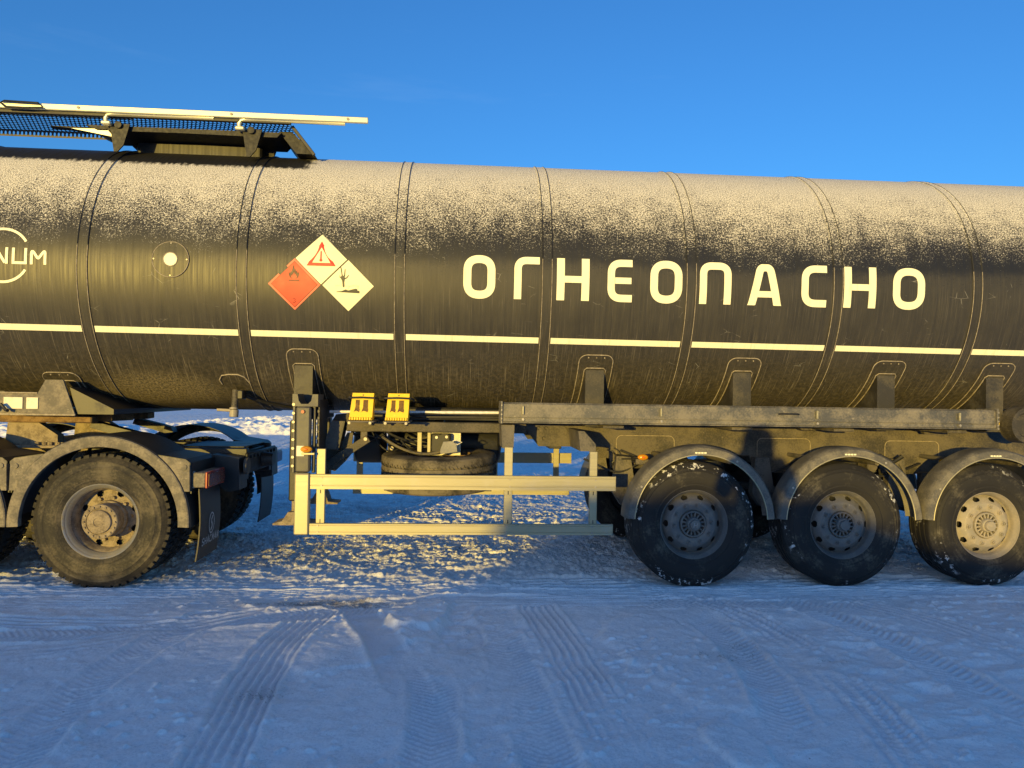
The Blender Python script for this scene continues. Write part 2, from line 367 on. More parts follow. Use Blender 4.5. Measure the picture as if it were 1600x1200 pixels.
# ------------------------------------------------------------------ ground
def vnoise(x, y, seed):
    xi = np.floor(x).astype(np.int64); yi = np.floor(y).astype(np.int64); xf = x-xi; yf = y-yi
    def h(a, b):
        n = (a*374761393+b*668265263+seed*982451653) & 0x7fffffff
        n = ((n ^ (n >> 13))*1274126177) & 0x7fffffff
        return ((n ^ (n >> 16)) & 0xffff)/65535.0
    u = xf*xf*(3-2*xf); v = yf*yf*(3-2*yf)
    return (h(xi, yi)*(1-u)+h(xi+1, yi)*u)*(1-v)+(h(xi, yi+1)*(1-u)+h(xi+1, yi+1)*u)*v
def fbm(x, y, f, o, seed, g=.5):
    s = 0; a = 1; t = 0
    for i in range(o): s = s+a*vnoise(x*f, y*f, seed+i*17); t += a; a *= g; f *= 2.03
    return s/t-.5
def sstep(a, b, x):
    t = np.clip((x-a)/(b-a), 0, 1); return t*t*(3-2*t)
TRACKS = [  # (points, width, ribs, depth, chevron pitch)
    ([(-1.00,5.35),(-1.08,4.8),(-1.10,4.2),(-1.06,3.6),(-1.0,3.0),(-.9,2.0)], .27, 5, .013, 0),
    ([(-1.75,5.3),(-1.9,4.6),(-1.95,3.9),(-1.85,3.0)], .26, 0, .007, .045),
    ([(0.60,5.50),(0.68,4.8),(0.74,4.0),(0.80,3.1),(0.85,1.8)], .27, 5, .014, 0),
    ([(0.28,5.4),(0.30,5.0),(0.36,4.2),(0.43,3.1),(0.5,2.0)], .26, 0, .009, .045),
    ([(1.55,5.80),(1.78,5.1),(1.80,4.3),(1.66,3.5),(1.5,2.4)], .26, 0, .011, .05),
    ([(1.90,5.80),(2.16,5.1),(2.22,4.3),(2.12,3.5),(1.95,2.6)], .24, 3, .010, .05),
    ([(2.55,5.78),(2.84,5.0),(2.92,4.1),(2.82,3.3),(2.6,2.2)], .30, 0, .012, .055),
    ([(3.15,5.7),(3.5,5.0),(3.6,4.2),(3.5,3.2)], .28, 4, .008, 0),
    ([(-0.72,5.45),(-0.52,4.9),(-0.30,4.2),(-0.12,3.6),(0.0,2.9)], .24, 0, .014, 0),
    ([(-.25,4.6),(-.12,4.0),(-.10,3.4),(-.15,2.8)], .24, 0, .008, .045),
    ([(-5,5.3),(-3.2,5.22),(-2.0,5.12),(-1.2,5.34),(-.3,5.62),(1.5,5.75)], .28, 4, .009, 0),
    ([(-5,4.85),(-3.4,4.88),(-2.2,4.98),(-1.3,5.25),(-.6,5.55)], .26, 0, .009, .045),
    ([(-5,4.35),(-3.4,4.45),(-2.3,4.75),(-1.4,5.35)], .25, 3, .007, 0),
    ([(-6,5.72),(-2,5.70),(1,5.66),(3,5.74),(7,5.70)], .28, 5, .010, 0),
    ([(-6,5.98),(-2,5.96),(1,5.95),(4,5.9),(7,5.92)], .24, 5, .009, 0),
    ([(-6,6.24),(-2,6.22),(3,6.22),(8,6.22)], .36, 4, .014, .0),
    ([(5.2,5.5),(3.6,5.45),(2.2,5.55),(.9,5.62)], .25, 0, .008, .05),
    ([(-7,7.6),(-2,8.2),(1,9.5),(4,12.5)], .34, 3, .020, .07),
    ([(-4,12.0),(0,9.2),(3,8.2),(7,7.9)], .34, 3, .020, .07),
    ([(-4,8.0),(-1,8.8),(2,9.0),(5,8.6)], .32, 4, .016, 0),
]
def ground_h(X, Y):
    near = np.exp(-((np.maximum(np.abs(X)-9, 0)/8)**2+(np.maximum(np.abs(Y-6)-7, 0)/9)**2))
    far = sstep(14, 60, np.hypot(X, Y))
    z = .06*fbm(X, Y, .45, 3, 3)+.10*far*fbm(X, Y, .12, 4, 9)+.30*far*fbm(X, Y, .03, 3, 31)
    warp = fbm(X, Y, 1.1, 2, 77)*.5
    z += .034*fbm(X+warp, Y*1.5, 2.6, 4, 11)+.016*near*(1-np.abs(fbm(X+warp*.6, Y*1.3, 3.4, 3, 15))*5)*sstep(-.02, .2, fbm(X, Y, .8, 2, 16))
    churn = sstep(5.55, 6.6, Y+warp*.8)*(1-.35*sstep(20, 60, Y))
    rid = 1-np.abs(fbm(X, Y, 8.5, 3, 41))*3.2; z += churn*.022*rid*sstep(.42, .6, fbm(X, Y, .9, 3, 51)+.5)
    z += (.010+.022*churn)*fbm(X+warp*.3, Y, 11., 3, 23, .6)
    z += (.006+.016*churn)*fbm(X, Y, 34., 2, 29, .6)
    z += (.0032+.004*churn)*near*fbm(X, Y, 70., 2, 33, .6)
    z += .013*near*sstep(.17, .30, fbm(X, Y, 17., 2, 35, .6))*sstep(-.06, .2, fbm(X, Y, 1.3, 3, 36))
    lump = fbm(X, Y, 6.5, 3, 55)+.35*fbm(X, Y, .9, 2, 56); z += .014*sstep(.20, .30, lump)*near*(.5+.5*churn)
    inside = np.zeros_like(X); dirt = np.zeros_like(X); pack_shade = np.zeros_like(X)
    for k, (pts, w, ribs, dep, chev) in enumerate(TRACKS):
        # smooth polyline, nearest distance
        P = np.array(pts, float); best = np.full(X.shape, 9.); along = np.zeros_like(X); L0 = 0
        t = np.linspace(0, len(P)-1, 14*(len(P)-1)+1); i = np.minimum(t.astype(int), len(P)-2); u = t-i
        Pm = np.vstack([2*P[0]-P[1], P, 2*P[-1]-P[-2]])
        a, b, c, d = Pm[i], Pm[i+1], Pm[i+2], Pm[i+3]; u = u[:, None]
        C = .5*((2*b)+(-a+c)*u+(2*a-5*b+4*c-d)*u*u+(-a+3*b-3*c+d)*u**3)
        bb = (C.min(0)-.6, C.max(0)+.6)
        sel = (X > bb[0][0]) & (X < bb[1][0]) & (Y > bb[0][1]) & (Y < bb[1][1])
        xs, ys = X[sel], Y[sel]; bs = np.full(xs.shape, 9.); al = np.zeros_like(xs)
        for q in range(len(C)-1):
            e = C[q+1]-C[q]; l = np.hypot(*e)
            if l < 1e-6: continue
            tt = np.clip(((xs-C[q][0])*e[0]+(ys-C[q][1])*e[1])/(l*l), 0, 1)
            dx = xs-C[q][0]-tt*e[0]; dy = ys-C[q][1]-tt*e[1]; dd = np.hypot(dx, dy); sg = np.sign(e[0]*dy-e[1]*dx)
            mk = dd < np.abs(bs); bs[mk] = (dd*np.where(sg == 0, 1, sg))[mk]; al[mk] = (L0+tt*l)[mk]; L0 += l
        g = fbm(xs, ys, 3.0, 3, 100+k); hw = w/2
        fade = np.clip(.12+sstep(-.14, .14, fbm(xs, ys, 1.1, 3, 200+k)), 0, 1)*(.55+.9*np.clip(fbm(xs, ys, 5., 3, 240+k)+.35, 0, .5))
        edge = bs+g*.03; ins = sstep(hw+.02, hw-.015, np.abs(edge))
        prof = -dep*ins
        rb = sstep(-.1, .6, np.cos(edge/w*2*math.pi*ribs)) if ribs else sstep(-.3, .5, np.sin((al+np.abs(edge)*.7+.02*fbm(xs, ys, 4., 2, 280+k))/chev*2*math.pi)) if chev else 0*edge
        pack_shade[sel] = np.maximum(pack_shade[sel], ins*fade*(1-rb))
        if ribs: prof += ins*dep*1.25*rb*(.6+.8*(fbm(xs, ys, 9, 2, 300+k)+.5))
        if chev: prof += ins*dep*.8*sstep(-.5, .6, np.sin((al+np.abs(edge)*.7)/chev*2*math.pi))*(.4+1.0*(fbm(xs, ys, 6, 2, 320+k)+.5))
        berm = np.exp(-((np.abs(edge)-hw-.025)/.022)**2)*dep*.8*(.5+1.3*(fbm(xs, ys, 7, 3, 400+k)+.5))
        zz = z[sel]; zz = zz*(1-.6*ins*fade)+fade*(prof+berm); z[sel] = zz
    def blob(x, y, rx, ry, a, rot=0):
        dx = (X-x)*math.cos(rot)+(Y-y)*math.sin(rot); dy = -(X-x)*math.sin(rot)+(Y-y)*math.cos(rot)
        return a*np.exp(-((dx/rx)**2+(dy/ry)**2))
    # snow slabs with a crisp lip in the foreground
    for (x, y, rx, ry, a, rt_) in [(-.25,5.30,.24,.42,.040,-.3),(-.62,4.75,.40,.60,.020,-.35),(1.35,4.5,.35,.9,.018,.1),(.05,4.9,.15,.35,-.02,.1),(2.25,3.9,.2,.5,.012,.2),(1.30,3.3,.16,.25,.022,0)]:
        e = blob(x, y, rx, ry, 1, rt_)+.55*fbm(X, Y, 3.5, 4, 61); z += a*sstep(.35, .52, e)*near
    dirt += blob(-.95,5.60,.95,.16,.9)+blob(-2.2,4.95,.55,.2,.5)+blob(-.9,4.0,.18,.25,.5)+blob(.1,5.0,.16,.35,.55)+blob(2.25,4.28,.40,.22,.55)+blob(1.62,4.42,.30,.18,.6)+blob(1.9,4.66,.22,.18,.55)
    dirt += blob(.1,4.55,.25,.2,.5)+blob(-1.15,3.95,.2,.2,.55)+blob(4.9,5.55,.45,.08,.8)+blob(1.2,6.6,1.6,.42,.50)+blob(3.4,6.35,1.6,.4,.45)+blob(.6,5.25,.25,.12,.45)+blob(-1.7,6.35,.6,.3,.35)
    dirt += .10*sstep(.55, .7, fbm(X, Y, 1.7, 4, 91)+.5)*near
    dirt = dirt*.80; z -= .012*np.clip(dirt, 0, 1)*near
    # settle flat where the tyres stand
    flat = np.zeros_like(X)
    for x in list(WX)+list(TX):
        for yy in (6.25, 8.31): flat = np.maximum(flat, np.exp(-(((X-x)/.20)**4+((Y-yy)/.30)**4)))
    z = z*(1-flat)+(-.004)*flat
    # pushed-up crumbs in front of the tyres
    for x in list(WX)+list(TX): z += .028*np.exp(-(((X-x)/.42)**2+((Y-6.0)/.055)**2))*(fbm(X, Y, 8, 4, 71)+.55)
    return z, np.clip(dirt, 0, 1), np.clip(pack_shade, 0, 1), np.clip(churn*sstep(6.2, 7.4, Y)*(.35+1.1*sstep(-.25, .2, fbm(X, Y, .35, 3, 900))), 0, 1)
def axis_pts(lo, hi, step, far):
    mid = list(np.arange(lo, hi, step)); out = []; d = step; x = mid[-1]
    while x < far: d *= 1.05; x += d; out.append(x)
    lo_ = []; d = step; x = mid[0]
    while x > -far: d *= 1.05; x -= d; lo_.append(x)
    return np.array(lo_[::-1]+mid+out)
def grade(segs, far):
    mid = np.concatenate([np.arange(a, b, s) for a, b, s in segs]); out = []; d = segs[-1][2]; x = mid[-1]
    while x < far: d *= 1.075; x += d; out.append(x)
    lo_ = []; d = segs[0][2]; x = mid[0]
    while x > -far: d *= 1.075; x -= d; lo_.append(x)
    return np.concatenate([lo_[::-1], mid, out])
gx = grade([(-5.0, -3.0, .018), (-3.0, 3.9, .0095), (3.9, 7.2, .018)], 6000); gy = grade([(2.85, 6.3, .0095), (6.3, 10.2, .019)], 6000)
GX, GY = np.meshgrid(gx, gy); GZ, GD, GP, GC = ground_h(GX, GY)
nx, ny = len(gx), len(gy)
me = bpy.data.meshes.new('ground')
co = np.stack([GX, GY, GZ], -1).reshape(-1, 3).astype(np.float32)
idx = np.arange(nx*ny).reshape(ny, nx)
q = np.stack([idx[:-1, :-1], idx[:-1, 1:], idx[1:, 1:], idx[1:, :-1]], -1).reshape(-1)
me.vertices.add(len(co)); me.vertices.foreach_set('co', co.ravel())
me.loops.add(len(q)); me.loops.foreach_set('vertex_index', q.astype(np.int32))
nf = len(q)//4; me.polygons.add(nf); me.polygons.foreach_set('loop_start', np.arange(0, nf*4, 4, dtype=np.int32))
me.update(calc_edges=True); me.shade_smooth()
at = me.attributes.new('dirt', 'FLOAT', 'POINT'); at.data.foreach_set('value', GD.ravel().astype(np.float32))
at = me.attributes.new('pack_shade', 'FLOAT', 'POINT'); at.data.foreach_set('value', GP.ravel().astype(np.float32))
at = me.attributes.new('churn', 'FLOAT', 'POINT'); at.data.foreach_set('value', GC.ravel().astype(np.float32))
me.materials.append(M['snow']); ground = bpy.data.objects.new('ground', me); COL.objects.link(ground)
tag(ground, 'trampled bluish snow with tyre tracks under the tanker', kind='structure')

# unseen ridge added behind the photographer, shaped to cast the shadow over foreground and wheels
def shadow_ridge():
    D = 25.0; d = np.array([math.sin(SUN_AZ), math.cos(SUN_AZ)]); n = np.array([d[1], -d[0]])
    c0 = np.array([1.75, 6.05])-d*D
    # profile: shadow height at the truck side -> ridge height
    us = np.linspace(-45, 60, 841); vs_ = np.linspace(-9, 9, 37)
    lift = np.clip(D+us*math.tan(SUN_AZ), 6, 60)*math.tan(SUN_EL)
    xs = us/n[0]*1.0                                   # shadow offset along truck, metres from x=1.75
    xt = xs+1.75
    hh = np.interp(xt, [-60,-8,-4.2,-2.4,-1.2,-.2,.12,.42,1.2,2.4,3.1,3.55,4.1,4.6,5.4,8,60], [.1,.1,.03,.10,-.02,-.035,.05,.76,.80,.78,.76,.58,.36,.26,.15,.1,.1])
    hh = hh+.05*(fbm(xs, xs*0, .9, 3, 5))
    U, V = np.meshgrid(us, vs_)
    H = (lift+hh)[None, :]*np.exp(-(V/3.2)**2)*(1+.10*fbm(U, V, .7, 4, 8)*np.minimum(np.abs(V), 1.))-.15*np.minimum(np.abs(V)/3, 1)
    H = np.maximum(H, -.16)
    X = c0[0]+n[0]*U+d[0]*V; Yy = c0[1]+n[1]*U+d[1]*V
    mb = MB(); nu, nv = len(us), len(vs_)
    mb.v = [tuple(q) for q in np.stack([X, Yy, H], -1).reshape(-1, 3)]
    mb.f = [(j*nu+i, j*nu+i+1, (j+1)*nu+i+1, (j+1)*nu+i) for j in range(nv-1) for i in range(nu-1)]
    tag(mb.build('shadow_ridge', 'snow', smooth=80), 'unseen snow ridge added to shade the foreground and wheels', kind='structure')
shadow_ridge()

# heaps of ploughed, lumpy snow beyond the truck, catching the low sun
def snow_berm(x0, x1, y0, y1, amp, st, seed, label):
    xs = np.arange(x0, x1, st); ys = np.arange(y0, y1, st); X, Y = np.meshgrid(xs, ys)
    u = (X-x0)/(x1-x0); v = (Y-y0)/(y1-y0)
    m = sstep(0, .22, u)*sstep(1, .78, u)*sstep(0, .22, v)*sstep(1, .70, v)
    m = m*sstep(-.22, .10, fbm(X, Y, .16, 3, seed))
    r = 1-np.abs(fbm(X, Y, .75, 4, seed+3, .62))*4; r2 = 1-np.abs(fbm(X, Y, 2.1, 3, seed+5, .6))*4
    H = m*amp*(.35+.55*r+.38*r2+.9*fbm(X, Y, .4, 3, seed+9))-.14*(1-m)-.02+.30*sstep(14, 60, np.hypot(X, Y))*fbm(X, Y, .03, 3, 31)
    nu, nv = len(xs), len(ys); mb = MB(); mb.v = [tuple(q) for q in np.stack([X, Y, H], -1).reshape(-1, 3)]
    mb.f = [(j*nu+i, j*nu+i+1, (j+1)*nu+i+1, (j+1)*nu+i) for j in range(nv-1) for i in range(nu-1)]
    tag(mb.build('snow_heap', 'snow', smooth=0), label, kind='structure')
snow_berm(-19, 0.5, 20.5, 38, .34, .085, 610, 'low lumpy heaps of sunlit snow seen between the truck and the trailer guard')
snow_berm(.2, 4.2, 15.5, 22, .16, .06, 650, 'small patch of lumpy sunlit snow seen below the trailer frame')
# ------------------------------------------------------------------ the tank trailer
TR = empty('tank_trailer', (1.0, YC, 0))
tag(TR, 'black round tank semi-trailer dusted with frost, on three axles', 'trailer')
def tp(x, s, off=0.0):                       # point on the tank shell: x along, s = arc length up from the side line
    a = s/RT; return (x, YC-(RT+off)*math.cos(a), ZC+(RT+off)*math.sin(a))
# tank shell with dished ends
XF, XR = -6.6, 5.75
prof = [(0.0, XF-.34)]+[(RT*math.sin(k), XF-.34*math.cos(k)) for k in np.linspace(.12, math.pi/2, 12)]
prof += [(RT, x) for x in np.arange(XF+.3, XR, .3)]+[(RT*math.cos(k), XR+.34*math.sin(k)) for k in np.linspace(0, math.pi/2-.12, 12)]+[(0, XR+.34)]
def lathe_x(prof, n=256):
    mb = MB(); v = []; f = []
    for r, x in prof:
        for i in range(n): a = 2*math.pi*i/n; v.append((x, YC-r*math.cos(a), ZC+r*math.sin(a)))
    for j in range(len(prof)-1):
        for i in range(n): f.append((j*n+i, j*n+(i+1) % n, (j+1)*n+(i+1) % n, (j+1)*n+i))
    return mb.add(v, f)
tank = lathe_x(prof).build('tank', 'tank', TR, org=(0, YC, 0), smooth=50)
BANDS = [-5.54,-4.29,-3.036,-1.788,-.511,.718,1.953,3.247,4.513]
for bx in BANDS:
    w = .040
    ring = [(RT+.001, bx-w-.006), (RT+.008, bx-w-.003), (RT+.008, bx-w+.003), (RT+.004, bx-w+.006), (RT+.004, bx+w-.006), (RT+.008, bx+w-.003), (RT+.008, bx+w+.003), (RT+.001, bx+w+.006)]
    b = lathe_x(ring).build('band', 'tank', tank, org=(0, YC, 0), smooth=30)
    bd = MB()
    for e in (-w, w): bd.tube([tp(bx+e, k*RT, .007) for k in np.linspace(-1.55, .10, 60)], .0032, 6)
    bd.build('weld_bead', 'bead', tank)
    bd = MB()
    for e in (-w, w): bd.tube([tp(bx+e, k*RT, .007) for k in np.linspace(.11, 2.2, 60)], .0036, 6)
    bd.build('band_edge', 'blackclean', tank)  # dark upper seam edges: no frost, and their shadow side put into the colour
# white stripe, broken at each band
edges = [XF]+BANDS+[XR]
for a, b in zip(edges[:-1], edges[1:]):
    a, b = a+.052, b-.052; mb = MB()
    xs = np.linspace(a, b, 9); sc = lambda x: -.572-.0047*x
    for lo, hi in ((-.027, 0), (0, .027)): mb.strip([tp(x, sc(x)+lo, .003) for x in xs], [tp(x, sc(x)+hi, .003) for x in xs])
    mb.build('stripe', 'letter', tank, recalc=False)

# --- lettering: strokes laid on the shell
def rpath(pts, rad, closed=False, step=.03):
    P = [Vector((a, b)) for a, b in pts]; out = []; n = len(P)
    rads = rad if isinstance(rad, (list, tuple)) else [rad]*n
    for i in range(n):
        if not closed and i in (0, n-1): out.append(P[i]); continue
        a, b, c = P[i-1], P[i], P[(i+1) % n]; d1 = (a-b).normalized(); d2 = (c-b).normalized()
        ang = d1.angle(d2); r = rads[i]
        if r < 1e-4: out.append(b); continue
        t = min(r/math.tan(ang/2), .49*(a-b).length, .49*(c-b).length)
        p0 = b+d1*t; p1 = b+d2*t
        for k in range(11): u = k/10; out.append(p0*(1-u)**2*1+b*2*u*(1-u)*1+p1*u*u if False else (p0*(1-u)+b*u)*(1-u)+(b*(1-u)+p1*u)*u)
    res = []
    m = len(out)
    for i in range(m if closed else m-1):
        a, b = out[i], out[(i+1) % m]; k = max(1, int((b-a).length/step))
        for j in range(k): res.append(a+(b-a)*j/k)
    if not closed: res.append(out[-1])
    return res
def stroke(path, w, closed=False, clamp=None):
    n = len(path); A = []; B = []
    for i, p in enumerate(path):
        a = path[i-1] if (closed or i > 0) else path[i]; c = path[(i+1) % n] if (closed or i < n-1) else path[i]
        d1 = (p-a); d2 = (c-p); d1 = d1.normalized() if d1.length > 1e-6 else d2.normalized(); d2 = d2.normalized() if d2.length > 1e-6 else d1
        t = (d1+d2); t = t.normalized() if t.length > 1e-6 else d1
        nn = Vector((-t.y, t.x)); k = 1/max(.35, nn.dot(Vector((-d1.y, d1.x))))
        q = [p+nn*w/2*k, p-nn*w/2*k]
        if clamp:
            for z in q: z.y = min(max(z.y, clamp[0]), clamp[1])
        A.append(q[0]); B.append(q[1])
    return A, B
def letter(strokes, x0, s0, name='letter', parent=tank, mat='letter', off=.004, mapf=tp, clamp=None):
    mb = MB()
    for k, (pts, rad, w, closed) in enumerate(strokes):
        A, B = stroke(rpath(pts, rad, closed), w, closed, clamp)
        mb.strip([mapf(x0+p.x, s0+p.y, off+.0006*k) for p in A], [mapf(x0+p.x, s0+p.y, off+.0006*k) for p in B], closed)
    return mb.build(name, mat, parent, recalc=False, smooth=60)
def glyph(ch, W, H, w):
    l, r, b, t = w/2, W-w/2, w*.43, H-w*.43
    if ch == 'O': return [([(l,b),(l,t),(r,t),(r,b)], .16, w, True)]
    if ch == 'G': return [([(l,0),(l,t),(W,t)], [0,.075,0], w*.93, False)]
    if ch == 'H': return [([(l,0),(l,H)], 0, w, False), ([(r,0),(r,H)], 0, w, False), ([(w,H*.5),(W-w,H*.5)], 0, w*.85, False)]
    if ch == 'E': return [([(W,t),(l,t),(l,b),(W,b)], [0,.09,.09,0], w*.93, False), ([(w,H*.5),(W*.96,H*.5)], 0, w*.8, False)]
    if ch == 'P': return [([(l,0),(l,t),(r,t),(r,0)], [0,.075,.075,0], w*.95, False)]
    if ch == 'A': return [([(l*.95,-.02),(W*.36,t),(W*.64,t),(W-l*.95,-.02)], [0,.05,.05,0], w, False), ([(W*.27,H*.27),(W*.73,H*.27)], 0, w*.8, False)]
    if ch == 'C': return [([(W,t),(l,t),(l,b),(W,b)], [0,.13,.13,0], w*.95, False)]
LS = .353
for ch, x0, x1 in [('O',.016,.282),('G',.438,.653),('H',.799,1.075),('E',1.228,1.442),('O',1.596,1.873),('P',2.023,2.302),('A',2.448,2.747),('C',2.917,3.145),('H',3.300,3.587),('O',3.738,4.028)]:
    letter(glyph(ch, x1-x0, LS, .066), x0, -.2205, clamp=(0, LS) if ch == 'A' else None)
# circular emblem and the last letters of the maker's name
ew = .021
letter([([(.0105,-.045),(.0105,.085)], 0, ew, False), ([(.0105+.012,.078),(.105-.012,-.038)], 0, ew, False), ([(.105,-.045),(.105,.085)], 0, ew, False)], -3.718, 0, 'emblem_letter')
letter([([(.0,.084),(.0,-.035),(.094,-.035),(.094,.084)], .0, ew, False)], -3.563, 0, 'emblem_letter')
letter([([(.0,-.045),(.0,.077),(.052,-.001),(.104,.077),(.104,-.045)], .012, ew, False)], -3.424, 0, 'emblem_letter')
for a0, a1 in ((32, 148), (-148, -32)):
    letter([([(.213*math.cos(R_(a)), .213*math.sin(R_(a))) for a in np.linspace(a0, a1, 25)], 0, .020, False)], -3.652, .024, 'emblem_arc')

# --- hazard placards
def placard(cx, cs, half, mat, off, name='placard', parent=TR, n=10, notch=False):
    mb = MB(); g = []
    for j in range(n+1):
        for i in range(n+1):
            u = i/n*2-1; v = j/n*2-1; x = (u-v)/2*half*1.0; s = (u+v)/2*half
            if notch and j == n:                       # peeled upper-left edge
                pass
            g.append(tp(cx+x*1.0, cs+s, off))
    f = [(j*(n+1)+i, j*(n+1)+i+1, (j+1)*(n+1)+i+1, (j+1)*(n+1)+i) for j in range(n) for i in range(n)]
    if notch: f = [q for k, q in enumerate(f) if not (k//n == n-1 and (k % n) in (4, 5, 6))]
    back = [tp(*( (cx+((i/n*2-1)-(j/n*2-1))/2*half, cs+((i/n*2-1)+(j/n*2-1))/2*half)), .0015) for j in range(n+1) for i in range(n+1)]
    mb.add(g, f); return mb.build(name, mat, parent, recalc=False, smooth=60)
def poly(pts, cx, cs, sc, mat, parent, off, name):
    from mathutils.geometry import tessellate_polygon
    v = [Vector((a, b, 0)) for a, b in pts]; tri = tessellate_polygon([v])
    mb = MB().add([tp(cx+a*sc, cs+b*sc, off) for a, b in pts], tri); return mb.build(name, mat, parent, recalc=False, smooth=0)
pl1 = placard(-1.149, .066, .208, 'placard', .004); pl1['label'] = 'pale diamond placard with a red triangle and thermometer'
def frame(cx, cs, half, w, mat, parent, off):
    pts = [(0,half),(half,0),(0,-half),(-half,0)]
    A, B = stroke([Vector(p) for p in [(a*k1, b*k1) for k1 in (1,) for a, b in pts]], w, True)
    # subdivide each side to follow the shell
    A2, B2 = [], []
    for i in range(4):
        for k in range(6):
            u = k/6; A2.append(A[i].lerp(A[(i+1) % 4], u)); B2.append(B[i].lerp(B[(i+1) % 4], u))
    MB().strip([tp(cx+p.x, cs+p.y, off) for p in A2], [tp(cx+p.x, cs+p.y, off) for p in B2], True).build('printed_border', mat, parent, recalc=False, smooth=0)
T3 = [(0,.148),(.118,-.058),(-.118,-.058)]
tb = MB(); A, B = [[Vector((a*k, (b-.011)*k+.011)) for a, b in T3] for k in (1.0, .63)]
tb.strip([tp(-1.149+p.x, .066+p.y, .0065) for p in A], [tp(-1.149+p.x, .066+p.y, .0065) for p in B], True)
tb.build('red_triangle', 'signred', pl1, recalc=False, smooth=0)
poly([(-.005,.062),(0,.068),(.005,.062),(.006,.0),(.012,-.008),(.012,-.016),(.005,-.022),(-.005,-.022),(-.012,-.016),(-.012,-.008),(-.006,.0)], -1.152, .066, 1.0, 'signred', pl1, .0066, 'thermometer')
pl2 = placard(-1.364, -.146, .211, 'placredlight', .004, notch=True); pl2['label'] = 'red flammable placard with a black flame, edge torn'
placard(-1.364, -.146, .188, 'placred', .0052, 'red_field', pl2)
frame(-1.364, -.146, .186, .004, 'signdarkred', pl2, .006)
flame = [(-.012,-.045),(-.036,-.030),(-.046,-.004),(-.040,.016),(-.034,.004),(-.026,.030),(-.020,.018),(-.010,.062),(-.004,.078),(.002,.060),(.006,.036),(.012,.046),(.018,.020),(.028,.032),(.030,.006),(.040,.018),(.045,-.006),(.036,-.030),(.012,-.045),(.024,-.028),(.026,-.012),(.018,-.020),(.012,.002),(.006,-.014),(0,.016),(-.008,-.014),(-.014,-.002),(-.016,-.022),(-.026,-.012),(-.024,-.030)]
poly(flame, -1.366, -.062, .95, 'signdarkred', pl2, .0065, 'flame_print')
letter([([(-.043,0),(.043,0)], 0, .009, False)], -1.366, -.116, 'flame_print', pl2, 'signdarkred', .0065)
letter([([(-.010,.014),(.0,.018),(.010,.012),(.003,.002),(.011,-.008),(.0,-.018),(-.011,-.012)], .004, .005, False)], -1.366, -.280, 'class_number', pl2, 'signdarkred', .0065)
pl3 = placard(-.929, -.147, .209, 'placard', .004); pl3['label'] = 'pale diamond placard with a bare tree and fish'
tree = [(-.012,-.052),(-.016,-.010),(-.030,.014),(-.042,.020),(-.030,.010),(-.040,.036),(-.027,.018),(-.020,.030),(-.030,.090),(-.023,.092),(-.014,.040),(-.010,.024),(-.002,.034),(.002,.080),(.008,.078),(.006,.030),(.002,.016),(.012,.014),(.032,.036),(.035,.032),(.020,.010),(.004,.002),(.0,-.020),(.002,-.052),(-.006,-.060)]
poly(tree, -.960, -.098, 1.08, 'signblack', pl3, .0065, 'tree_print')
poly([(-.09,-.004),(-.05,.000),(-.02,.014),(.004,.006),(.02,.012),(.06,.022),(.07,.018),(.072,.008),(.088,.004),(.088,-.014),(-.02,-.010),(-.09,-.008)], -.929, -.192, 1.05, 'signblack', pl3, .0065, 'fish_print')
letter([([(-.105,0),(-.06,.001)], 0, .002, False), ([(-.035,0),(.02,-.001)], 0, .002, False), ([(-.01,-.04),(.012,-.004),(.05,.008),(.075,-.002),(.08,-.025)], .006, .002, False), ([(.07,.006),(.084,.004),(.082,-.012)], 0, .002, False)], -.929, -.150, 'fish_print', pl3, 'signgrey', .0066)

# --- round side marker
sm = MB(); n = 48; cx, cs = -2.347, .027
def disc(mb, r0, r1, o0, o1):
    A = [tp(cx+r0*math.cos(2*math.pi*i/n), cs+r0*math.sin(2*math.pi*i/n), o0) for i in range(n)]
    B = [tp(cx+r1*math.cos(2*math.pi*i/n), cs+r1*math.sin(2*math.pi*i/n), o1) for i in range(n)]
    mb.strip(A, B, True)
disc(sm, .145, .141, .001, .009); disc(sm, .141, .057, .009, .009)
mk = sm.build('inspection_disc', 'tank', TR, org=(0, YC, 0), recalc=True, smooth=30)
bd = MB(); bd.tube([tp(cx+.143*math.cos(2*math.pi*i/n), cs+.143*math.sin(2*math.pi*i/n), .009) for i in range(n)], .0032, 6, True)
bd.tube([tp(cx+.055*math.cos(2*math.pi*i/n), cs+.055*math.sin(2*math.pi*i/n), .011) for i in range(n)], .004, 6, True)
bd.build('disc_rim', 'bead', mk)
wd = MB(); wd.add([tp(cx, cs, .013)]+[tp(cx+.051*math.cos(2*math.pi*i/n), cs+.051*math.sin(2*math.pi*i/n), .0125) for i in range(n)], [(0, i+1, (i+1) % n+1) for i in range(n)]); wd.build('white_reflector', 'letter', mk, recalc=True)
for a in (0, 90, 180, 270):
    p0 = tp(cx+.130*math.cos(R_(a)), cs+.130*math.sin(R_(a)), .009); p1 = tp(cx+.130*math.cos(R_(a)), cs+.130*math.sin(R_(a)), .014); MB().cyl(p0, p1, .006, n=8).build('screw', 'bolt', mk)

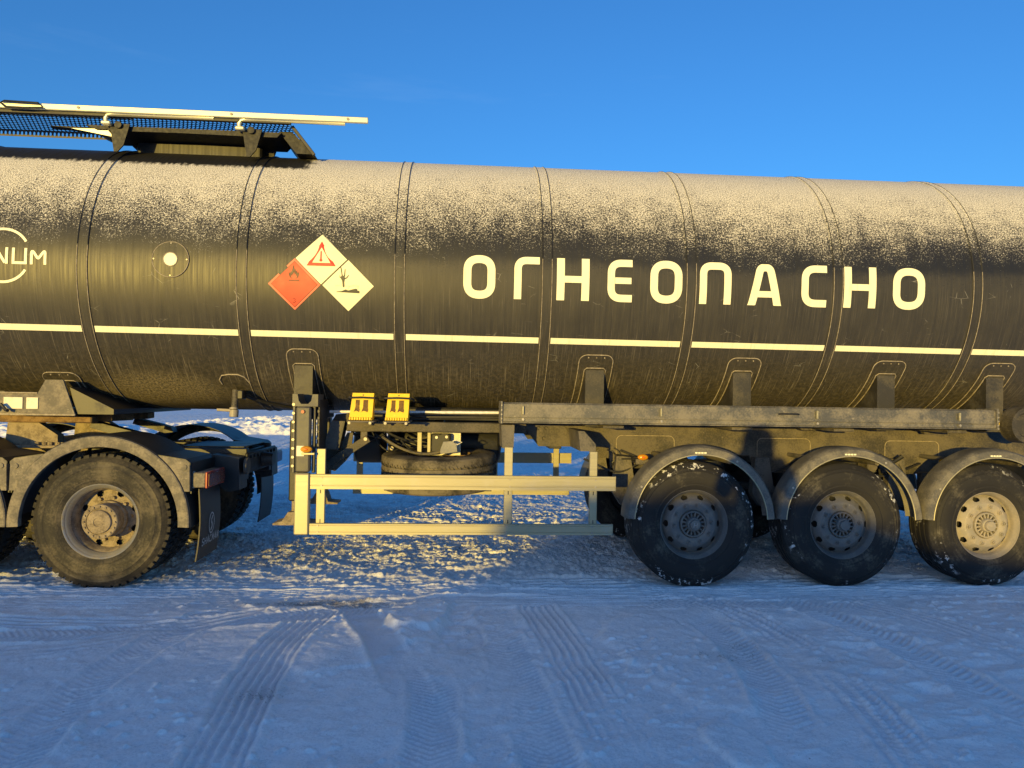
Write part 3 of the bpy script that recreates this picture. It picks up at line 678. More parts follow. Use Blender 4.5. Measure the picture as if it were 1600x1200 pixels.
# --- saddle pads and support posts
def pad(cx, w=.30, stop=-.70, spost=-.855, pw=.165, post=True, zbot=1.33, drop=-1.42):
    # doubler plate
    hw = w/2; r = .07; out = []
    nseg = 26
    L = [(cx-hw, s) for s in np.linspace(drop, stop-r, nseg)]; Rr = [(cx+hw, s) for s in np.linspace(stop-r, drop, nseg)]
    cl = [(cx-hw+r-r*math.cos(k), stop-r+r*math.sin(k)) for k in np.linspace(0, math.pi/2, 7)]
    cr = [(cx+hw-r+r*math.sin(k), stop-r+r*math.cos(k)) for k in np.linspace(0, math.pi/2, 7)]
    path = L+cl[1:]+cr+Rr[1:]
    m = len(path)//2; left = path[:m]; right = path[::-1][:m]
    mb = MB(); v = []; f = []
    for (a, s1), (b, s2) in zip(left, right):
        for k in range(5): u = k/4; v.append(tp(a+(b-a)*u, s1+(s2-s1)*u, .009))
    for j in range(m-1):
        for k in range(4): f.append((j*5+k, j*5+k+1, (j+1)*5+k+1, (j+1)*5+k))
    mb.add(v, f)
    mb.strip([tp(a, s, .009) for a, s in path], [tp(a, s, .0) for a, s in path])
    p = mb.build('saddle_pad', 'tank', TR, org=(0, YC, 0), smooth=40)
    bd = MB(); bd.tube([tp(a, s, .008) for a, s in path], .0042, 6)
    for k in (-.07, 0, .07): bd.cyl(tp(cx+k, stop-.025, .008), tp(cx+k, stop-.025, .014), .006, n=8)
    hp = pw/2+.012; q = [(cx-hp, s) for s in np.linspace(drop, spost+.0, 14)]+[(cx-hp+.02, spost+.022), (cx+hp-.02, spost+.022)]+[(cx+hp, s) for s in np.linspace(spost, drop, 14)]
    bd.tube([tp(a, s, .013) for a, s in q], .0045, 6)
    bd.build('weld_bead', 'bead', p)
    if post:
        a = spost/RT; yy = YC-RT*math.cos(a)-.012; zt = ZC+RT*math.sin(a)+.01
        pp = MB(); pp.prism([(yy, zt-.02), (yy+.012, zt), (yy+.5, zt-.34), (yy+.5, zbot), (yy, zbot)], cx-pw/2, cx+pw/2, 'x')
        pp.build('support_post', 'postdark', TR, smooth=30)
for cx in (1.185, 2.515, 3.852, 4.889): pad(cx)
pad(-1.334, .265, -.70, -.865, .155, zbot=1.46)

# --- chassis
def zweb(): pass
for side, ys in ((0, (6.74, 6.76)), (1, (7.80, 7.82))):
    w = MB(); y0, y1 = ys
    w.prism([(.57,1.345),(.74,1.125),(1.10,1.125),(1.40,1.125),(1.42,.93),(2.10,.93),(2.14,1.06),(2.75,1.06),(2.80,.90),(3.36,.90),(3.40,1.06),(4.02,1.06),(4.06,.90),(4.66,.90),(4.7,1.05),(6.0,1.05),(6.0,1.315),(3.0,1.335)], y0, y1)
    w.build('frame_web', 'chassis_brown', TR, smooth=0)
    w = MB(); w.box(.56, 6.0, y0-.05 if side == 0 else y0-.11, y1+.11 if side == 0 else y1+.05, 1.345, 1.36, .003)
    w.build('frame_flange', 'chassis_brown', TR)
    w = MB(); w.box(1.42, 6.0, y0-.04 if side == 0 else y0-.08, y0-.002 if side == 0 else y1+.05, 1.335, 1.344, .002); w.build('flange_lip', 'chassis', TR)
# raised plates on the near web
def rplate(x0, x1, z0, z1, y=6.733, name='hanger_plate'):
    r = .05; P = arc(x0+r, z1-r, r, math.pi, math.pi/2, 5)+arc(x1-r, z1-r, r, math.pi/2, 0, 5)+[(x1, z0), (x0, z0)]
    o = MB().prism(P, y, y+.006).build('hanger_plate', 'chassis_brown', TR, smooth=0)
    b = MB(); b.tube([(a, y-.001, z) for a, z in P[:-2]], .0035, 6); b.tube([(x0, y-.001, z0), (x0, y-.001, z1-r)], .0035, 6); b.tube([(x1, y-.001, z0), (x1, y-.001, z1-r)], .0035, 6); b.build('weld_bead', 'bead', o)
rplate(1.47, 2.02, .93, 1.235); rplate(2.82, 3.34, .92, 1.225); rplate(4.08, 4.62, .92, 1.215)
g = MB().prism([(.60,1.325),(.755,1.135),(1.10,1.135),(.97,1.325)], 6.722, 6.738).build('gusset_plate', 'chassis_brown', TR, smooth=0)
for gx_, gz_ in ((.735,1.295),(.805,1.295),(.785,1.20)): MB().tube([(gx_+.015*math.cos(k), 6.721, gz_+.015*math.sin(k)) for k in np.linspace(0, 5.2, 14)], .003, 6).build('bolt_hole', 'black', TR)
# long front rails carrying the equipment
for yy in (6.46, 8.02): MB().box(-.98, .60, yy, yy+.10, 1.255, 1.345, .008).build('equipment_beam', 'chassis_brown', TR)
for xx in (-.9, -.2, .5): MB().box(xx-.05, xx+.05, 6.57, 8.01, 1.27, 1.335, .006).build('cross_beam', 'black', TR)
for xx in (.9, 2.5, 3.9, 5.4): MB().box(xx-.06, xx+.06, 6.77, 7.79, 1.10, 1.26, .006).build('cross_beam', 'black', TR)
MB().prism([(-1.12,1.33),(-1.08,1.40),(-.98,1.41),(-.84,1.38),(-.80,1.31),(-.86,1.26),(-.95,1.28)], 6.52, 6.60).build('beam_nose', 'chassis_brown', TR, smooth=0)
# black box filling the middle in place of the shade under the tank
MB().box(-.98, .55, 6.75, 7.85, 1.36, 1.47, .02).build('shade_box', 'black', TR)
cbl = MB()
for k in range(5):
    x0 = .45+.09*k; cbl.tube([(x0-1.2+.2*math.sin(k+u*5), 6.50-.01*k+.03*math.sin(u*7+k), 1.365+.012*k+.02*math.sin(u*9+k)) for u in np.linspace(0, 1, 2)]+[(x0, 6.52, 1.37+.01*k)], .009, 6)
cbl.build('cable', 'black', TR)
MB().cyl((-1.12, 6.44, 1.425), (.36, 6.44, 1.437), .013, n=10).build('air_pipe', 'whitepipe', TR)

# --- hose tube
ht = MB(); P = [(6.06,1.40),(6.06,1.375),(6.075,1.365),(6.30,1.365),(6.30,1.53),(6.085,1.535),(6.068,1.52)]
ht.prism(P, .355, 4.69, 'x'); ho = ht.build('hose_tube', 'tube', TR, smooth=25)
e = MB(); e.box(.345, 4.70, 6.050, 6.062, 1.362, 1.372, .003); e.box(.345, 4.70, 6.052, 6.060, 1.408, 1.413, .002); e.build('tube_seam', 'tube', ho)
for xx in (.352, 4.69):
    e = MB(); e.box(xx-.010, xx+.010, 6.045, 6.31, 1.355, 1.545, .004); e.build('end_cap', 'tube', ho)
    for zz in (1.37, 1.40, 1.435, 1.47, 1.51): MB().cyl((xx, 6.038, zz), (xx, 6.047, zz), .007, n=8).build('rivet', 'bolt', ho)
for xx in (.53, 1.70, 3.06, 4.34):
    MB().box(xx-.008, xx+.008, 6.038, 6.056, 1.435, 1.505, .003).build('latch', 'alu', ho)
    MB().cyl((xx+.002, 6.040, 1.395), (xx+.002, 6.058, 1.395), .011, n=10).build('latch_pin', 'bolt', ho)
MB().tube([(2.72,6.05,1.47),(2.74,6.03,1.474),(2.88,6.03,1.474),(2.90,6.05,1.47)], .007, 8).build('handle', 'black', ho)
for xx in (1.30, 2.42, 3.33, 4.36):
    br = MB(); br.box(xx-.08, xx+.10, 6.12, 6.72, 1.325, 1.352, .004); br.build('tube_bracket', 'chassis_brown', TR)
br = MB(); br.prism([(4.32,1.353),(4.50,1.353),(4.50,1.295),(4.36,1.295)], 6.55, 6.60); br.build('bracket_foot', 'chassis_brown', TR, smooth=0)
for xx in (1.10, 3.10): MB().prism([(xx,1.36),(xx+.28,1.36),(xx+.18,1.315),(xx+.06,1.315)], 6.52, 6.60).build('bracket_foot', 'chassis_brown', TR, smooth=0)

# --- wheels
def ngon_hole(segs, rows_r, holes, r_c, a_h, b_h):
    return None
def trailer_wheel(loc, parent, cap='H', rim='rimgrey'):
    w = empty('wheel', loc, parent); L = Vector(loc)
    rr = .531; prof = [(.285,.050),(.293,.026),(.303,.020),(.335,.006),(.345,.0075),(.352,.004),(.40,.000),(.43,.002),(.45,.006),(.456,.003),(.462,.008),(.478,.016),(.483,.013),(.489,.020),(.505,.030),(.516,.040),(.526,.048),(rr,.056)]
    y = .056
    for k in range(4):
        g0 = .056+.03+.0635*k+.0; prof += [(rr,g0+.012),(rr-.013,g0+.014),(rr-.013,g0+.026),(rr,g0+.028)]
    prof += [(rr,.329)]+[(r, .385-yy) for r, yy in prof[:17][::-1]]
    MB().lathe(prof, 96, loc).build('tyre', 'rubber_trailer', w, org=loc, smooth=32)
    n = 160; J = 12
    pr = [(.2985,.034),(.296,.026),(.290,.026),(.284,.042),(.272,.058),(.264,.075),(.262,.092),(.256,.112)]
    j0 = len(pr); slope = [(.252-.060*k/J, .116-.064*(k/J)**.75) for k in range(J+1)]
    pr += slope; pr += [(.185,.050),(.128,.050),(.118,.056),(.112,.075)]
    def skip(j, i):
        if j < j0 or j >= j0+J: return False
        u = (j-j0+.5)/J; a = ((i+.5)/n*10) % 1.0
        return ((u-.40)/.30)**2+((a-.5)/.20)**2 < 1
    MB().lathe(pr, n, loc, skip).build('rim', rim, w, org=loc, smooth=35)
    MB().lathe([(.285,.05),(.285,.33)], 48, loc).build('rim_barrel', 'black', w, org=loc)
    MB().lathe([(.262,.16),(.0,.16)], 48, loc).build('brake_drum', 'black', w, org=loc)
    h = MB(); h.lathe([(.114,.075),(.112,.044),(.106,.038),(.098,.040),(.096,.070),(.062,.070),(.060,.026),(.056,.016),(.050,.012),(.046,.012),(.044,-.008),(.040,-.014),(.0,-.017)], 48, loc)
    h.build('hub', rim, w, org=loc, smooth=35)
    rb = MB()
    for k in range(16):
        a = 2*math.pi*(k+.5)/16; d = Vector((math.sin(a), 0, math.cos(a))); c = L+Vector((0, .056, 0))
        rb.beam(c+d*.057, c+d*.100, .013, .024, .003, upv=(0,1,0))
    rb.build('hub_rib', rim, w, org=loc)
    rec = MB(); rec.lathe([(.097,.0685),(.058,.0685)], 48, loc); rec.build('hub_recess', 'black', w, org=loc)
    proto = None
    for k in range(10):
        a = 2*math.pi*(k+.35)/10; nt = MB(); c = L+Vector((math.sin(a)*.1625, .050, math.cos(a)*.1625))
        nt.cyl(c, c-Vector((0,.006,0)), .023, n=14); nt.cyl(c-Vector((0,.005,0)), c-Vector((0,.022,0)), .0165, .0155, 6); nt.cyl(c-Vector((0,.02,0)), c-Vector((0,.034,0)), .009, n=8)
        if proto is None: proto = nt.build('wheel_nut', rim, w, org=tuple(c), smooth=30)
        else:
            q = proto.copy(); COL.objects.link(q); q.parent = w; q.location = c-L
    if cap:
        mb = MB(); fm = lambda x, s, o: (loc[0]+x, loc[1]-o, loc[2]+s)
        letter([([(-.016,-.018),(-.010,.020)], 0, .007, False), ([(.010,-.020),(.016,.018)], 0, .007, False), ([(-.010,0),(.010,0)], 0, .006, False)], 0, 0, 'cap_emblem', w, 'rimworn', .019, fm)
    return w
WLAB = ['rear', '']
for k, x in enumerate(WX):
    w = trailer_wheel((x, Y0-.012, .525), TR, 'H' if k == 0 else None, 'rimdark' if k < 2 else 'rimgrey')
# far-side wheels, mirrored
def far_wheel(loc, parent, kind):
    w = empty('wheel', loc, parent); rr = .531
    prof = [(.28,.05),(.30,.02),(.345,.006),(.40,.0),(.45,.006),(.505,.030),(.526,.048),(rr,.056)]
    for k in range(4): g0 = .086+.0635*k; prof += [(rr,g0+.012),(rr-.013,g0+.014),(rr-.013,g0+.026),(rr,g0+.028)]
    prof += [(rr,.329)]+[(r,.385-yy) for r, yy in prof[:7][::-1]]
    MB().lathe(prof, 72, loc).build('tyre', kind, w, org=loc, smooth=32)
    MB().lathe([(.285,.06),(.27,.12),(.26,.2),(.0,.2)], 48, loc).build('rim', 'black', w, org=loc)
    return w
for x in WX:
    far_wheel((x, 8.12, .525), TR, 'rubber_trailer')
    MB().cyl((x, 6.35, .525), (x, 8.2, .525), .065, n=20).build('axle', 'chassis', TR)
    for yy in (6.62, 7.86):
        MB().prism([(x-.55,1.05),(x-.42,1.05),(x-.36,.70),(x-.40,.60),(x-.50,.60),(x-.58,.72)], yy, yy+.09).build('hanger', 'chassis', TR, smooth=0)
        MB().beam((x-.47, yy+.045, .66), (x+.12, yy+.045, .62), .08, .07).build('trailing_arm', 'chassis', TR)
        MB().cyl((x+.32, yy+.05, .62), (x+.32, yy+.05, 1.02), .11, .125, 20).build('air_spring', 'black', TR)
        MB().beam((x+.08, yy+.045, .60), (x+.46, yy+.045, .60), .08, .05).build('trailing_arm', 'chassis', TR)
    MB().cyl((x-.22, 6.60, .72), (x-.22, 6.60, .93), .07, n=18).build('brake_chamber', 'chassis_brown', TR)

# --- trailer mudguards
def mudguard(cx, cz, r, yf, depth, lip, parent, mat, a0, a1, topmat=None, trim=True, far=False):
    n = 48; sgn = -1 if far else 1
    sec = [(r-lip, 0), (r-.006, 0), (r+.010, .02), (r+.016, .07), (r+.016, depth-.02), (r-.02, depth), (r-.024, depth-.006), (r+.008, depth-.026), (r+.008, .07), (r+.002, .026), (r-.010, .008), (r-lip, .006)]
    v = []; f = []; m = len(sec)
    for i in range(n+1):
        a = a0+(a1-a0)*i/n
        for q, y in sec: v.append((cx+q*math.cos(a), yf+sgn*y, cz+q*math.sin(a)))
    for i in range(n):
        for k in range(m): f.append((i*m+k, i*m+(k+1) % m, (i+1)*m+(k+1) % m, (i+1)*m+k))
    f += [tuple(range(m)), tuple(range(n*m, n*m+m))]
    o = MB().add(v, f).build('mudguard', mat, parent, smooth=35)
    if trim:
        MB().tube([(cx+(r-lip)*math.cos(a0+(a1-a0)*i/n), yf+sgn*.003, cz+(r-lip)*math.sin(a0+(a1-a0)*i/n)) for i in range(n+1)], .0055, 8).build('edge_trim', 'alu', o)
    return o
for k, x in enumerate(WX):
    o = mudguard(x+.055, .545, .635, 6.03, .215, .062, TR, 'plastic', R_(177), R_(3))
    # rear flare panel: the guard's skirt reaching back to the frame
    b = MB()
    for j in range(4): b.box(x+.03+.026*j-.04, x+.05+.026*j-.04, 6.0265, 6.0295, 1.128, 1.140, .0)
    b.build('printed_mark', 'letter', o, smooth=0)
    for a in (150, 60): 
        p = (x+.055+.60*math.cos(R_(a)), .545+.60*math.sin(R_(a))); MB().cyl((p[0], 6.026, p[1]), (p[0], 6.034, p[1]), .010, n=8).build('bolt', 'bolt', o)
    mudguard(x+.055, .545, .635, 8.53, .43, .062, TR, 'plastic', R_(177), R_(3), trim=False, far=True)
    # stay tubes
    MB().tube([(x+.055+.5*math.cos(R_(a)), yy, .545+.60*math.sin(R_(a))) for a, yy in ((118, 6.10), (118, 6.74))], .02, 10).build('guard_stay', 'chassis', TR)
    MB().tube([(x+.055+.5*math.cos(R_(a)), yy, .545+.60*math.sin(R_(a))) for a, yy in ((58, 6.10), (58, 6.74))], .02, 10).build('guard_stay', 'chassis', TR)
def marker(x, z, y, parent=TR):
    mb = MB(); mb.lathe([(.0,-.022),(.022,-.018),(.034,-.008),(.037,0),(.037,.012)], 24, (x, y, z)); 
    o = mb.build('marker_lamp', 'amber', parent, org=(x, y, z)); o.scale = (1.28, 1, .72)
    c = MB().lathe([(.0,-.027),(.010,-.025),(.014,-.018)], 16, (x, y, z)).build('lamp_core', 'amberbulb', o, org=(x, y, z))
    return o
marker(1.635, 1.062, 6.38); MB().box(1.575, 1.695, 6.392, 6.42, .995, 1.045, .008).build('lamp_bracket', 'chassis', TR)
marker(4.435, 1.050, 6.38); MB().box(4.39, 4.49, 6.392, 6.42, .985, 1.025, .008).build('lamp_bracket', 'chassis', TR)
MB().tube([(1.63,6.42,1.02),(1.62,6.5,1.0),(1.58,6.72,1.02)], .012, 8).build('lamp_cable', 'black', TR)
wires = MB()
for (a, b, c_) in [((1.38,6.72,1.10),(1.45,6.70,1.06),(1.62,6.42,1.05)),((1.44,6.70,1.12),(1.50,6.68,1.05),(1.42,6.70,.98)),((1.40,6.7,.92),(1.46,6.69,1.02),(1.60,6.44,1.04))]: wires.tube([a, tuple((p+q)/2+.01 for p, q in zip(a, b)), b, tuple((p+q)/2 for p, q in zip(b, c_)), c_], .006, 6)
wires.build('lamp_wires', 'black', TR)
# bellcrank levers and hoses between the second and third wheels
lv = MB()
for x in (3.86, 3.97, 4.12): lv.beam((x, 6.66, 1.05), (x+.05, 6.62, .92), .03, .05)
lv.tube([(3.80,6.64,1.06),(3.95,6.60,1.08),(4.08,6.60,1.02),(4.16,6.58,1.08)], .022, 8); lv.build('brake_lever', 'black', TR)
for x in (3.82,): MB().cyl((x, 6.50, .99), (x, 6.66, .99), .05, n=16).build('brake_chamber', 'chassis_brown', TR)
MB().cyl((3.99, 6.62, 1.01), (3.99, 6.70, 1.01), .045, n=16).build('brake_chamber', 'chassis_brown', TR)
# reel at the rear end of the hose tube
rl = MB(); rl.lathe([(.0,.03),(.10,.03),(.12,.0),(.16,.0),(.165,.02),(.165,.16),(.0,.16)], 40, (5.10, 6.20, 1.40)); rl.build('hose_reel', 'chassis_brown', TR)
MB().box(4.72, 4.80, 6.2, 6.3, 1.36, 1.45, .01).build('reel_bracket', 'rust', TR); MB().cyl((4.79,6.18,1.41),(4.79,6.24,1.41), .018, n=10).build('reel_knob', 'yellow', TR)
# rear end outside the frame
MB().box(5.9, 6.15, 6.05, 8.5, .50, .66, .02).build('rear_bumper', 'chassis', TR); MB().box(5.8, 5.95, 6.3, 8.26, .66, 1.10, .02).build('rear_panel', 'black', TR)

# --- side guards
def guard(yf, sgn, near):
    y = lambda d: yf+sgn*d
    for z0, z1 in ((.805, .925), (.435, .525)):
        mb = MB(); h = z1-z0
        P = [(0, z0), (0, z0+h*.2), (.004, z0+h*.22), (.004, z0+h*.26), (0, z0+h*.28), (0, z0+h*.80), (.004, z0+h*.82), (.004, z0+h*.86), (0, z0+h*.88), (0, z1-.004), (.006, z1), (.026, z1), (.030, z1-.004), (.030, z0)]
        mb.prism([(y(a), b) for a, b in P], -1.198, 1.315 if z0 > .6 else 1.295, 'x'); o = mb.build('guard_rail', 'alu', TR, smooth=20)
        xe = 1.315 if z0 > .6 else 1.295
        MB().box(xe+.001, xe+.006, min(y(-.002), y(.032)), max(y(-.002), y(.032)), z0-.002, z1+.002, .001).build('rail_cap', 'alu', TR)
    for x0, x1, top in ((-1.155, -1.085, 1.13), (.385, .455, 1.16), (1.105, 1.170, 1.13)):
        MB().box(x0, x1, min(y(.033), y(.07)), max(y(.033), y(.07)), .50, top, .004).build('guard_post', 'alu', TR)
        b = MB()
        for zz in (.545, .785): b.box((x0+x1)/2-.004, (x0+x1)/2+.004, min(y(.0325), y(.0345)), max(y(.0325), y(.0345)), zz-.02, zz+.01, 0)
        b.build('post_slot', 'black', TR, smooth=0)
        if near:
            for zz in (.455, .505, .835, .895): MB().cyl(((x0+x1)/2+.012*(1 if zz > .6 else -1), 6.046, zz), ((x0+x1)/2+.012*(1 if zz > .6 else -1), 6.052, zz), .0085, n=8).build('rail_rivet', 'bolt', TR)
    if near:
        MB().prism([(.355,1.345),(.465,1.345),(.460,1.15),(.365,1.15)], 6.10, 6.50).build('post_bracket', 'chassis', TR, smooth=0)
        MB().prism([(1.01,1.30),(1.06,1.30),(1.16,1.19),(1.16,1.13),(1.03,1.13)], 6.12, 6.70).build('post_bracket', 'chassis', TR, smooth=0)
    else:
        for x in (-1.12, .42, 1.14): MB().box(x-.05, x+.05, 8.05, 8.5, 1.16, 1.30, .01).build('post_bracket', 'chassis', TR)
guard(6.05, 1, True); guard(8.51, -1, False)
# front corner post: bright lower foot and dark upper half
MB().box(-1.322, -1.204, 6.035, 6.115, .432, .931, .010).build('corner_post', 'alu', TR, smooth=30)
up_ = MB().box(-1.325, -1.205, 6.045, 6.12, .938, 1.475, .014).build('corner_post', 'post', TR)
MB().cyl((-1.266,6.028,1.432),(-1.266,6.046,1.432), .014, n=14).build('red_button', 'redknob', up_)
MB().box(-1.312, -1.25, 6.040, 6.046, 1.07, 1.155, .002).build('label_plate', 'sticker', up_)
m_ = marker(-1.232, 1.128, 6.035); MB().box(-1.27, -1.165, 6.030, 6.048, 1.082, 1.100, .003).build('lamp_bracket', 'alu', TR)
MB().box(-1.352, -1.330, 6.06, 6.35, .93, 1.50, .005).build('bracket_flange', 'post', TR)
fl = MB(); fl.box(-1.17, -1.148, 6.14, 6.5, .93, 1.53, .004); fl.box(-1.20, -1.175, 6.10, 6.14, .93, 1.50, .003); fl.build('bracket_flange', 'black', TR)
bo = MB()
for zz in np.linspace(.99, 1.49, 8): bo.cyl((-1.344, 6.05, zz), (-1.344, 6.062, zz), .012, n=8)
bo.build('bolt_row', 'bolt', TR)
bo = MB()
for zz in np.linspace(.99, 1.49, 10): bo.cyl((-1.160, 6.128, zz), (-1.160, 6.142, zz), .012, n=8)
bo.build('bolt_row', 'boltdark', TR)
MB().prism([(-1.355,1.475),(-1.355,1.575),(-1.315,1.575),(-1.305,1.52),(-1.285,1.495),(-1.23,1.495),(-1.205,1.52),(-1.195,1.575),(-1.150,1.575),(-1.150,1.475)], 6.055, 6.30).build('saddle_bracket', 'post', TR, smooth=30)
MB().box(-1.34,-1.16, 6.30, 6.9, 1.36, 1.47, .01).build('saddle_bracket', 'black', TR)

# --- landing gear
for yy, nm in ((6.62, 0), (7.86, 1)):
    MB().box(-1.50, -1.36, yy, yy+.13, .62, 1.34, .012).build('landing_leg', 'black', TR)
    MB().box(-1.475, -1.385, yy+.02, yy+.11, .47, .64, .008).build('landing_leg', 'mudsteel', TR)
    MB().prism([(-1.62,.415),(-1.26,.415),(-1.26,.43),(-1.36,.44),(-1.39,.53),(-1.49,.53),(-1.54,.45),(-1.62,.43)], yy-.05, yy+.18).build('landing_foot', 'mudsteel', TR, smooth=25)
MB().cyl((-1.43, 6.7, 1.05), (-1.43, 7.9, 1.05), .025, n=12).build('drive_shaft', 'black', TR)
gb = MB(); gb.prism([(-1.10,1.345),(-1.00,1.345),(-1.055,1.10),(-1.175,1.10)], 6.42, 6.50); gb.build('gearbox', 'chassis', TR, smooth=0)
MB().prism([(-1.00,1.345),(-.985,1.345),(-1.035,1.09),(-1.055,1.10)], 6.415, 6.62).build('gearbox', 'black', TR, smooth=0)
MB().prism([(-1.20,.93),(-1.16,1.09),(-1.02,1.16),(-.98,1.24),(-.93,1.24),(-.945,1.05),(-.99,.99),(-1.08,.90)], 6.53, 6.555).build('leg_brace', 'chassis_brown', TR, smooth=0)
MB().beam((-1.19, 6.50, .93), (-.79, 6.50, 1.195), .03, .07).build('leg_brace', 'chassis_brown', TR)
MB().box(-.86, -.80, 6.49, 6.56, 1.14, 1.27, .006).build('brace_lug', 'chassis', TR); MB().cyl((-.815,6.475,1.188),(-.815,6.49,1.188), .016, n=10).build('bolt', 'bolt', TR)
MB().box(-1.16,-1.10, 6.44, 6.47, 1.10, 1.20, .006).build('gear_cover', 'alu', TR)
# --- air reservoirs and valves
for x0, x1, y, z, r in ((-.62,.43,7.35,1.10,.20), (-1.02,-.70,7.25,1.10,.19)):
    pr_ = [(0,x0)]+[(r*math.sin(k), x0+.06-.06*math.cos(k)) for k in np.linspace(.3,math.pi/2,6)]+[(r*math.cos(k), x1-.06+.06*math.sin(k)) for k in np.linspace(0,math.pi/2-.3,6)]+[(0,x1)]
    mb = MB(); n = 40; v = []; f = []
    for q, x in pr_:
        for i in range(n): a = 2*math.pi*i/n; v.append((x, y+q*math.cos(a), z+q*math.sin(a)))
    for j in range(len(pr_)-1):
        for i in range(n): f.append((j*n+i, j*n+(i+1) % n, (j+1)*n+(i+1) % n, (j+1)*n+i))
    mb.add(v, f).build('air_tank', 'black', TR)
MB().box(-.66, -.64, 6.88, 7.55, .88, 1.32, .06).build('tank_strap', 'chassis_brown', TR); MB().cyl((-.62,6.87,1.08),(-.62,6.89,1.08), .018, n=10).build('bolt', 'bolt', TR)
MB().box(-.375, -.335, 6.70, 6.73, 1.03, 1.26, .003).build('valve_frame', 'alu', TR); MB().box(-.285, -.255, 6.72, 6.74, 1.03, 1.255, .003).build('valve_frame', 'alu', TR)
MB().box(-.285, .02, 6.741, 6.75, 1.03, 1.255, .003).build('valve_panel', 'sticker', TR)
vb = MB().box(-.25, -.07, 6.66, 6.738, 1.06, 1.235, .012).build('brake_valve', 'black', TR)
for x, z in ((-.20, 1.20), (-.11, 1.205)): MB().cyl((x, 6.645, z), (x, 6.66, z), .013, n=12).build('valve_knob', 'whitepipe', vb)
MB().prism([(-.165,1.215),(-.15,1.232),(-.10,1.232),(-.085,1.215),(-.10,1.07),(-.15,1.07)], 6.650, 6.657).build('valve_cover', 'blackplastic', vb, smooth=0)
random.seed(11)
for k in range(9):
    x0 = random.uniform(-1.05, -.3); x1 = x0+random.uniform(.3, .9); y = random.uniform(6.58, 7.0); za, zb = random.uniform(1.12, 1.3), random.uniform(1.1, 1.28); sag = random.uniform(.05, .16)
    MB().tube([(x0+(x1-x0)*u, y+.03*math.sin(6*u+k), za+(zb-za)*u-sag*4*u*(1-u)) for u in np.linspace(0, 1, 14)], random.choice((.007, .009, .012)), 8).build('air_hose', random.choice(('black', 'black', 'chassis')), TR)
for x0, x1, y, z in ((1.15, 1.75, 6.66, 1.02), (1.5, 2.1, 6.70, 1.10), (2.5, 3.2, 6.68, 1.02), (3.6, 4.4, 6.68, 1.0)):
    MB().tube([(x0+(x1-x0)*u, y-.04*math.sin(3.1*u), z-.10*4*u*(1-u)+.015*math.sin(9*u)) for u in np.linspace(0, 1, 16)], .010, 8).build('air_hose', 'black', TR)
# --- belly drain near the coupling
dp = MB(); dp.cyl((-1.955, 6.52, 1.40), (-1.955, 6.55, 1.60), .028, n=16); dp.build('drain_pipe', 'chassis_brown', TR)
dn = MB(); dn.cyl((-1.957, 6.515, 1.365), (-1.955, 6.52, 1.425), .038, n=16); dn.cyl((-1.957,6.515,1.43),(-1.957,6.517,1.445), .036, n=16); dn.build('drain_cap', 'rimgrey', TR)
MB().cyl((-2.11, 6.55, 1.425), (-1.99, 6.55, 1.42), .013, n=10).build('drain_lever', 'rimgrey', TR)
dpad = [(-2.06+.16*u, -1.02) for u in np.linspace(0, 1, 5)]
b = MB(); b.tube([tp(x, s, .006) for x, s in [(-2.07,-1.12),(-2.08,-1.06),(-2.05,-1.005),(-1.99,-.99),(-1.91,-.99),(-1.86,-1.02),(-1.83,-1.10)]], .006, 6); b.build('weld_bead', 'bead', TR)
MB().box(-1.93, -1.88, 6.50, 6.62, 1.52, 1.60, .008).build('drain_bracket', 'black', TR)
MB().tube([(-1.93,6.6,1.56),(-1.75,6.75,1.49),(-1.45,6.95,1.425)], .014, 8).build('drain_line', 'black', TR)

# --- coupling plate (kingpin skid) under the front of the tank
pad(-3.40, .30, -1.0, -1.12, .20, post=False, drop=-1.55)
cp = MB(); cp.prism([(-3.86,1.375),(-3.20,1.375),(-3.30,1.66),(-3.44,1.66),(-3.50,1.545),(-3.80,1.545)], 6.34, 6.36); cp.build('coupling_side', 'mudgrey', TR, smooth=0)
cp = MB(); cp.prism([(-3.865,1.375),(-3.80,1.548),(-3.80,1.56),(-4.2,1.56),(-4.2,1.375)], 6.40, 6.42); cp.build('coupling_side', 'black', TR, smooth=0)
cp = MB(); cp.box(-4.6, -2.92, 6.42, 8.14, 1.376, 1.40, .004); cp.build('skid_plate', 'black', TR)
cp = MB(); cp.prism([(-3.20,1.376),(-2.90,1.376),(-2.90,1.42),(-3.26,1.60)], 6.37, 8.14); cp.build('skid_gusset', 'black', TR, smooth=0)
MB().box(-3.87, -3.19, 6.325, 6.345, 1.36, 1.378, .004).build('skid_edge', 'bead', TR)
MB().tube([(-3.80,6.336,1.548),(-3.50,6.336,1.548)], .006, 6).build('weld_bead', 'bead', TR)
MB().box(-3.765, -3.615, 6.332, 6.338, 1.415, 1.510, .001).build('label_plate', 'sticker', TR); MB().box(-3.585, -3.492, 6.332, 6.338, 1.415, 1.510, .001).build('label_plate', 'sticker', TR)
MB().tube([(-3.82,6.30,1.40),(-3.80,6.29,1.44),(-3.76,6.29,1.45),(-3.72,6.29,1.405),(-3.70,6.28,1.40)], .014, 8).build('coupling_hook', 'black', TR)

